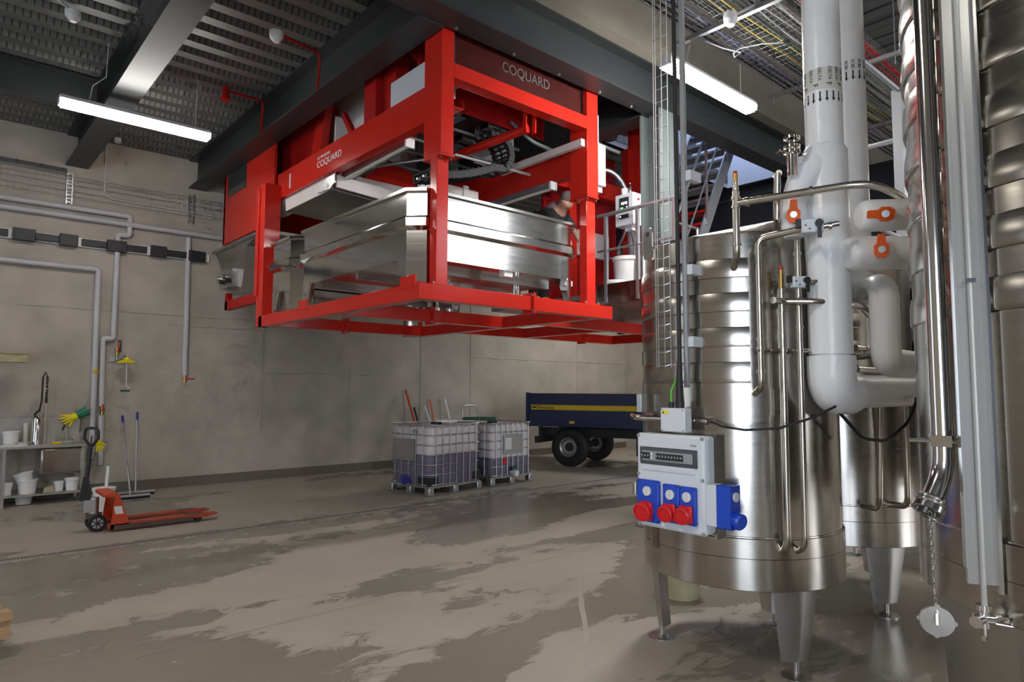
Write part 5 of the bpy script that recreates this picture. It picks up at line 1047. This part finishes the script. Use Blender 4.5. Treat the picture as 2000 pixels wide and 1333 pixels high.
# ------------------------------------------------------------------ socket panel on the front tank
SP = thing('socket_panel', 'grey electrical panel with red and blue sockets on the front tank', 'electrical panel', (3.33, 2.33, 0.83))
obj('back_box', bx(3.315, 3.40, 2.095, 2.555, 0.832, 1.383), enclosure, SP, bevel=0.015); obj('front_cover', bx(3.28, 3.313, 2.09, 2.56, 0.83, 1.386), enclosure, SP, bevel=0.02)
for (y, z) in ((2.545, 1.37), (2.105, 1.37), (2.545, 1.14), (2.105, 1.14), (2.545, 0.845), (2.105, 0.845)): obj('cover_screw', MB().cyl((3.275, y, z), (3.285, y, z), 0.010, 10), breaker, SP)
wn = obj('fuse_window', bx(3.272, 3.281, 2.133, 2.531, 1.203, 1.305), smoked, SP, bevel=0.004)
obj('breaker_strip', bx(3.268, 3.273, 2.16, 2.51, 1.225, 1.282), breaker, wn)
for k in range(14):
    if k != 4: obj('breaker', bx(3.263, 3.269, 2.495 - k * 0.021, 2.511 - k * 0.021, 1.235, 1.272), label_w if k in (3,) else black, wn); obj('breaker_toggle', bx(3.258, 3.264, 2.498 - k * 0.021, 2.508 - k * 0.021, 1.25, 1.26), galv, wn)
obj('window_latch', bx(3.274, 3.281, 2.15, 2.52, 1.165, 1.20), enclosure, SP, bevel=0.004)
for y in (2.46, 2.39, 2.28, 2.21): obj('latch_tab', bx(3.270, 3.275, y - 0.02, y + 0.02, 1.18, 1.19), label_w, SP)
obj('maker_mark', bx(3.278, 3.2805, 2.14, 2.18, 1.325, 1.335), breaker, SP)
def sock(y0, y1, z0, z1, r):
    o = obj('blue_socket_plate', bx(3.255, 3.281, y0, y1, z0, z1), panel_blue, SP, bevel=0.008); yc = (y0 + y1) / 2
    zt = z1 - (z1 - z0) * 0.26
    obj('white_switch', MB().cyl((3.245, yc, zt), (3.256, yc, zt), 0.028, 22).box(3.236, 3.247, yc - 0.006, yc + 0.006, zt - 0.026, zt + 0.026), label_w, o)
    zc = z0 + (z1 - z0) * 0.26; yc2 = yc + 0.012
    obj('red_collar', bx(3.232, 3.256, yc - 0.04, yc + 0.045, z0 + 0.012, zc + 0.055), panel_red, o, bevel=0.008)
    cx = Vector((3.225, yc2, zc)); ax = Vector((-1, -0.10, -0.15)).normalized()
    cp_ = obj('red_cap', MB().lathe([(r, 0.035), (r, -0.005), (r * 0.95, -0.018), (r * 0.80, -0.022), (r * 0.78, -0.016), (0, -0.018)], cx, 28, axis=-ax), panel_red, o)
    q = cx + ax * 0.019
    obj('cap_mark', MB().add([q + Vector((0, a, b_)) for a, b_ in ((-0.012, -0.012), (0.014, -0.012), (0.014, 0.010), (0.006, 0.010), (0.0, 0.004), (-0.012, 0.010))], [tuple(range(6))]).xf(Matrix.Translation((-0.003, 0, 0))), label_w, cp_)
    for (a, b_) in ((y0 + 0.01, z0 + 0.01), (y1 - 0.01, z0 + 0.01), (y0 + 0.01, z1 - 0.01), (y1 - 0.01, z1 - 0.01)): obj('plate_screw', MB().cyl((3.252, a, b_), (3.256, a, b_), 0.005, 8), navy, o)
sock(2.385, 2.545, 0.862, 1.11, 0.058); sock(2.246, 2.358, 0.880, 1.10, 0.050); sock(2.136, 2.244, 0.884, 1.098, 0.050)
sb_ = obj('side_socket_box', bx(3.285, 3.375, 2.02, 2.092, 0.895, 1.122), enclosure, SP, bevel=0.006)
so = obj('side_blue_socket', MB().prism([(3.28, 0.89), (3.38, 0.89), (3.38, 1.125), (3.28, 1.125)], 1.935, 2.02, 'xz'), panel_blue, SP, bevel=0.01)
obj('side_switch', MB().cyl((3.33, 1.925, 1.065), (3.33, 1.936, 1.065), 0.026, 20), label_w, so)
obj('blue_cap', MB().lathe([(0.045, 0), (0.045, 0.045), (0.035, 0.055), (0, 0.055)], (3.33, 1.94, 0.945), 24, axis=(-0.3, -1, -0.2)), panel_blue, so)
br2 = obj('mounting_bracket', MB().box(3.40, 3.41, 2.10, 2.55, 0.83, 1.38).box(3.40, 3.56, 2.095, 2.107, 0.80, 1.385).box(3.40, 3.50, 2.543, 2.555, 0.83, 1.385), inox_dull, SP)
JB = thing('junction_box', 'small grey junction box with a warning label above the socket panel', 'box', (3.32, 2.3, 1.40))
obj('case', bx(3.285, 3.36, 2.218, 2.388, 1.40, 1.54), enclosure, JB, bevel=0.008); obj('warning_label', bx(3.282, 3.286, 2.33, 2.372, 1.505, 1.525), yellow_pl, JB)
obj('warning_triangle', MB().add([(3.2815, 2.371, 1.507), (3.2815, 2.356, 1.507), (3.2815, 2.3635, 1.522)], [(0, 1, 2)]), ink, JB)
for (y, z) in ((2.375, 1.53), (2.23, 1.53), (2.375, 1.41), (2.23, 1.41)): obj('lid_screw', MB().cyl((3.281, y, z), (3.286, y, z), 0.005, 8), breaker, JB)
for y in (2.335, 2.275): obj('cable_gland', MB().cyl((3.325, y, 1.54), (3.325, y, 1.575), 0.016 if y > 2.3 else 0.026, 12), black, JB)
tag(obj('green_cable', MB().tube([(3.325, 2.335, 1.56), (3.325, 2.335, 1.64), (3.335, 2.31, 1.70), (3.35, 2.29, 1.78)], 0.006, 8), mat('green_sheath', (0.12, 0.6, 0.05), 0.5)), 'bright green cable entering the junction box', 'cable')
tag(obj('supply_cable', MB().tube([(3.325, 2.275, 1.56), (3.325, 2.277, 1.70), (3.335, 2.28, 1.85), (3.335, 2.29, 5.25)], [0.026, 0.02, 0.013, 0.013], 10), cable), 'thick black supply cable running up the wire ladder', 'cable')
tag(obj('sensor_cable', MB().tube([(3.42, 2.13, 1.465), (3.40, 2.05, 1.44), (3.42, 1.92, 1.425), (3.50, 1.76, 1.44), (3.60, 1.62, 1.50), (3.72, 1.55, 1.56)], 0.007, 8), cable), 'thin black cable sagging across the front tank', 'cable')
# wire ladder rising from the panel to the trays
WL = thing('wire_ladder', 'upright wire cable ladder between the panel and the ceiling', 'cable ladder', (3.35, 2.37, 1.8))
for (dx, dy, rr_) in ((0, 0.105, 0.0035), (-0.02, 0.075, 0.0035), (-0.02, 0.03, 0.0035), (0.0, 0.0, 0.004)):
    obj('long_wire', MB().tube([(3.345 + dx, 2.345 + dy, 1.78), (3.345 + dx, 2.345 + dy, 5.25)], rr_, 6), galv, WL)
k = 0; z = 1.80
while z < 5.2:
    obj('rung', MB().tube([(3.345, 2.45, z), (3.325, 2.42, z - 0.012), (3.325, 2.375, z - 0.012), (3.345, 2.345, z)], 0.003, 5), galv, WL); z += 0.082
obj('side_channel', bx(3.35, 3.375, 2.235, 2.262, 1.66, 5.25), galv_rail, WL)
for z in (1.9, 2.33, 2.9): obj('stand_off', bx(3.36, 3.47, 2.20, 2.24, z, z + 0.06), enclosure, WL)
# ------------------------------------------------------------------ cable trays under the near ceiling
def wtray(label, y0, y1, z, x0=-2.0, x1=14.0, cols=()):
    t = thing('cable_tray', label, 'cable tray', ((x0 + x1) / 2, (y0 + y1) / 2, z)); h = 0.07
    for (y, zz) in ((y0, z + h), (y0, z + h * 0.5), (y0, z), (y1, z), (y1, z + h * 0.5), (y1, z + h)): obj('long_wire', MB().tube([(x0, y, zz), (x1, y, zz)], 0.0040, 5), tray_wire, t)
    k = max(1, int((y1 - y0) / 0.07))
    for q in range(1, k): obj('long_wire', MB().tube([(x0, y0 + (y1 - y0) * q / k, z), (x1, y0 + (y1 - y0) * q / k, z)], 0.003, 5), tray_wire, t)
    cw = MB(); x = 3.5
    while x < 11.5: cw.tube([(x, y0, z + h), (x, y0, z), (x, y1, z), (x, y1, z + h)], 0.003, 5); x += 0.1
    o = obj('cross_wires', cw, tray_wire, t); o['kind'] = 'stuff'
    for i, mt_ in enumerate(cols):
        y = y0 + (y1 - y0) * (i + 0.7) / (len(cols) + 0.4); ph = random.uniform(0, 6)
        obj('laid_cable', MB().tube([(x0 + (x1 - x0) * j / 40, y + 0.012 * math.sin(j * 0.9 + ph), z + 0.018 + 0.006 * math.sin(j * 1.7 + ph)) for j in range(41)], 0.011, 6), mt_, t)
    return t
cab_blue = mat('slate_cable', (0.05, 0.05, 0.12), 0.5); cab_yel = mat('ochre_cable', (0.36, 0.26, 0.05), 0.5); cab_grn = mat('dull_green_cable', (0.03, 0.08, 0.05), 0.5); cab_gry = mat('grey_cable', (0.25, 0.26, 0.27), 0.5); cab_red = mat('red_cable', (0.5, 0.02, 0.02), 0.5)
wtray('wire cable tray with slate-blue cables nearest the girder', 3.40, 3.62, 5.22, cols=(cab_blue, cab_blue, cab_blue, cable, cab_blue, cable))
wtray('wire cable tray with ochre and green cables', 3.06, 3.34, 5.22, cols=(cab_grn, cab_yel, cab_grn, cable, cab_yel, cab_grn, cable, cable))
wtray('wire cable tray packed with grey cables', 2.78, 3.02, 5.22, cols=(cab_gry, cab_gry, cable, cab_gry, cable, cab_gry))
wtray('narrow wire cable tray with red cables', 2.52, 2.68, 5.22, cols=(cab_red, cab_red, cab_red))
for x, lb in ((5.62, 'steel support rail under the cable trays, above the lit lamp'), (7.50, 'steel support rail under the trays near the white pipes'), (9.4, 'steel support rail under the trays, farthest one')):
    t = thing('support_rail', lb, 'rail', (x, 3.1, 5.2))
    obj('rail', bx(x - 0.025, x + 0.025, 2.3, 3.80, 5.165, 5.21), galv, t)
    for y in (2.4, 3.74): obj('threaded_rod', MB().tube([(x, y, 5.08), (x, y, 7.6)], 0.006, 6), galv, t)
t = thing('ceiling_detector', 'grey cone detector hanging below the cable trays', 'detector', (5.55, 3.02, 5.0))
obj('dome', MB().lathe([(0.0, -0.07), (0.035, -0.065), (0.06, -0.03), (0.065, 0.01), (0.06, 0.05), (0.0, 0.055)], (5.46, 3.12, 5.10), 20), white_pl, t); obj('cable_loop', MB().tube([(5.5, 3.1, 5.14), (5.6, 2.95, 5.22), (5.7, 2.9, 5.25)], 0.012, 6), cable_white, t)
t = thing('smoke_sensor', 'small dark sensor with a coiled white cable under the trays', 'sensor', (6.2, 3.05, 5.1))
obj('head', MB().lathe([(0, -0.03), (0.035, -0.02), (0.035, 0.02), (0, 0.03)], (6.35, 3.02, 5.15), 14), steel_dark, t); obj('cable_coil', MB().tube([(6.35, 3.02, 5.15), (6.1, 3.15, 5.10), (5.95, 3.3, 5.06), (5.92, 3.36, 5.02), (5.98, 3.38, 5.01), (6.0, 3.32, 5.04), (5.9, 3.45, 5.1), (5.8, 3.6, 5.2)], 0.007, 6), cable_white, t)
# black cables and small fittings in the gap between the pipes
for i, (lb, pts) in enumerate([
    ('black cable looping below the elbow of the thick white pipe', [(3.85, 1.6, 1.54), (4.2, 1.60, 1.36), (4.5, 1.57, 1.33), (4.75, 1.52, 1.45), (4.85, 1.5, 1.6)]),
    ('bundle cable hanging behind the white elbow', [(4.88, 1.52, 1.6), (4.95, 1.48, 1.45), (5.1, 1.40, 1.38), (5.3, 1.3, 1.36)]),
    ('black cable dangling beside the jogging white pipe', [(4.1, 1.72, 2.2), (4.2, 1.70, 2.0), (4.15, 1.68, 1.92), (4.35, 1.68, 1.80)]),
    ('upper black cable crossing between the white pipes', [(4.0, 1.70, 1.86), (4.3, 1.66, 1.84), (4.7, 1.6, 1.88)])]):
    tag(obj('black_cable', MB().tube(pts, 0.010, 8, fillet=0.08), cable), lb, 'cable')
spipe('steel manifold pipe behind the white pipes', [(4.45, 1.72, 1.92), (6.2, 1.70, 1.92)], 0.018, [((4.6, 1.72, 1.92), (1, 0, 0)), ((4.75, 1.72, 1.92), (1, 0, 0)), ((4.95, 1.72, 1.92), (1, 0, 0))], fillet=0)
spipe('second steel manifold pipe behind the white pipes', [(4.40, 1.70, 1.78), (6.2, 1.70, 1.78)], 0.022, fillet=0)
# guard rail and post seen between pipes and the big tank
t = thing('upper_walkway_rail', 'galvanised walkway rail seen between white pipes and big tank', 'railing', (6.5, 1.9, 2.9))
obj('post', bx(6.42, 6.50, 2.02, 2.10, 2.74, 4.35), galv_rail, t); obj('top_rail', MB().tube([(4.6, 2.05, 4.35), (8.5, 2.05, 4.35)], 0.024, 8), galv_rail, t)
obj('mid_rail', MB().tube([(5.1, 2.05, 3.0), (8.5, 2.05, 2.95)], 0.02, 8), galv_rail, t); obj('cross_tube', MB().tube([(6.46, 2.6, 3.9), (6.46, 1.2, 3.9)], 0.025, 8), galv_rail, t)
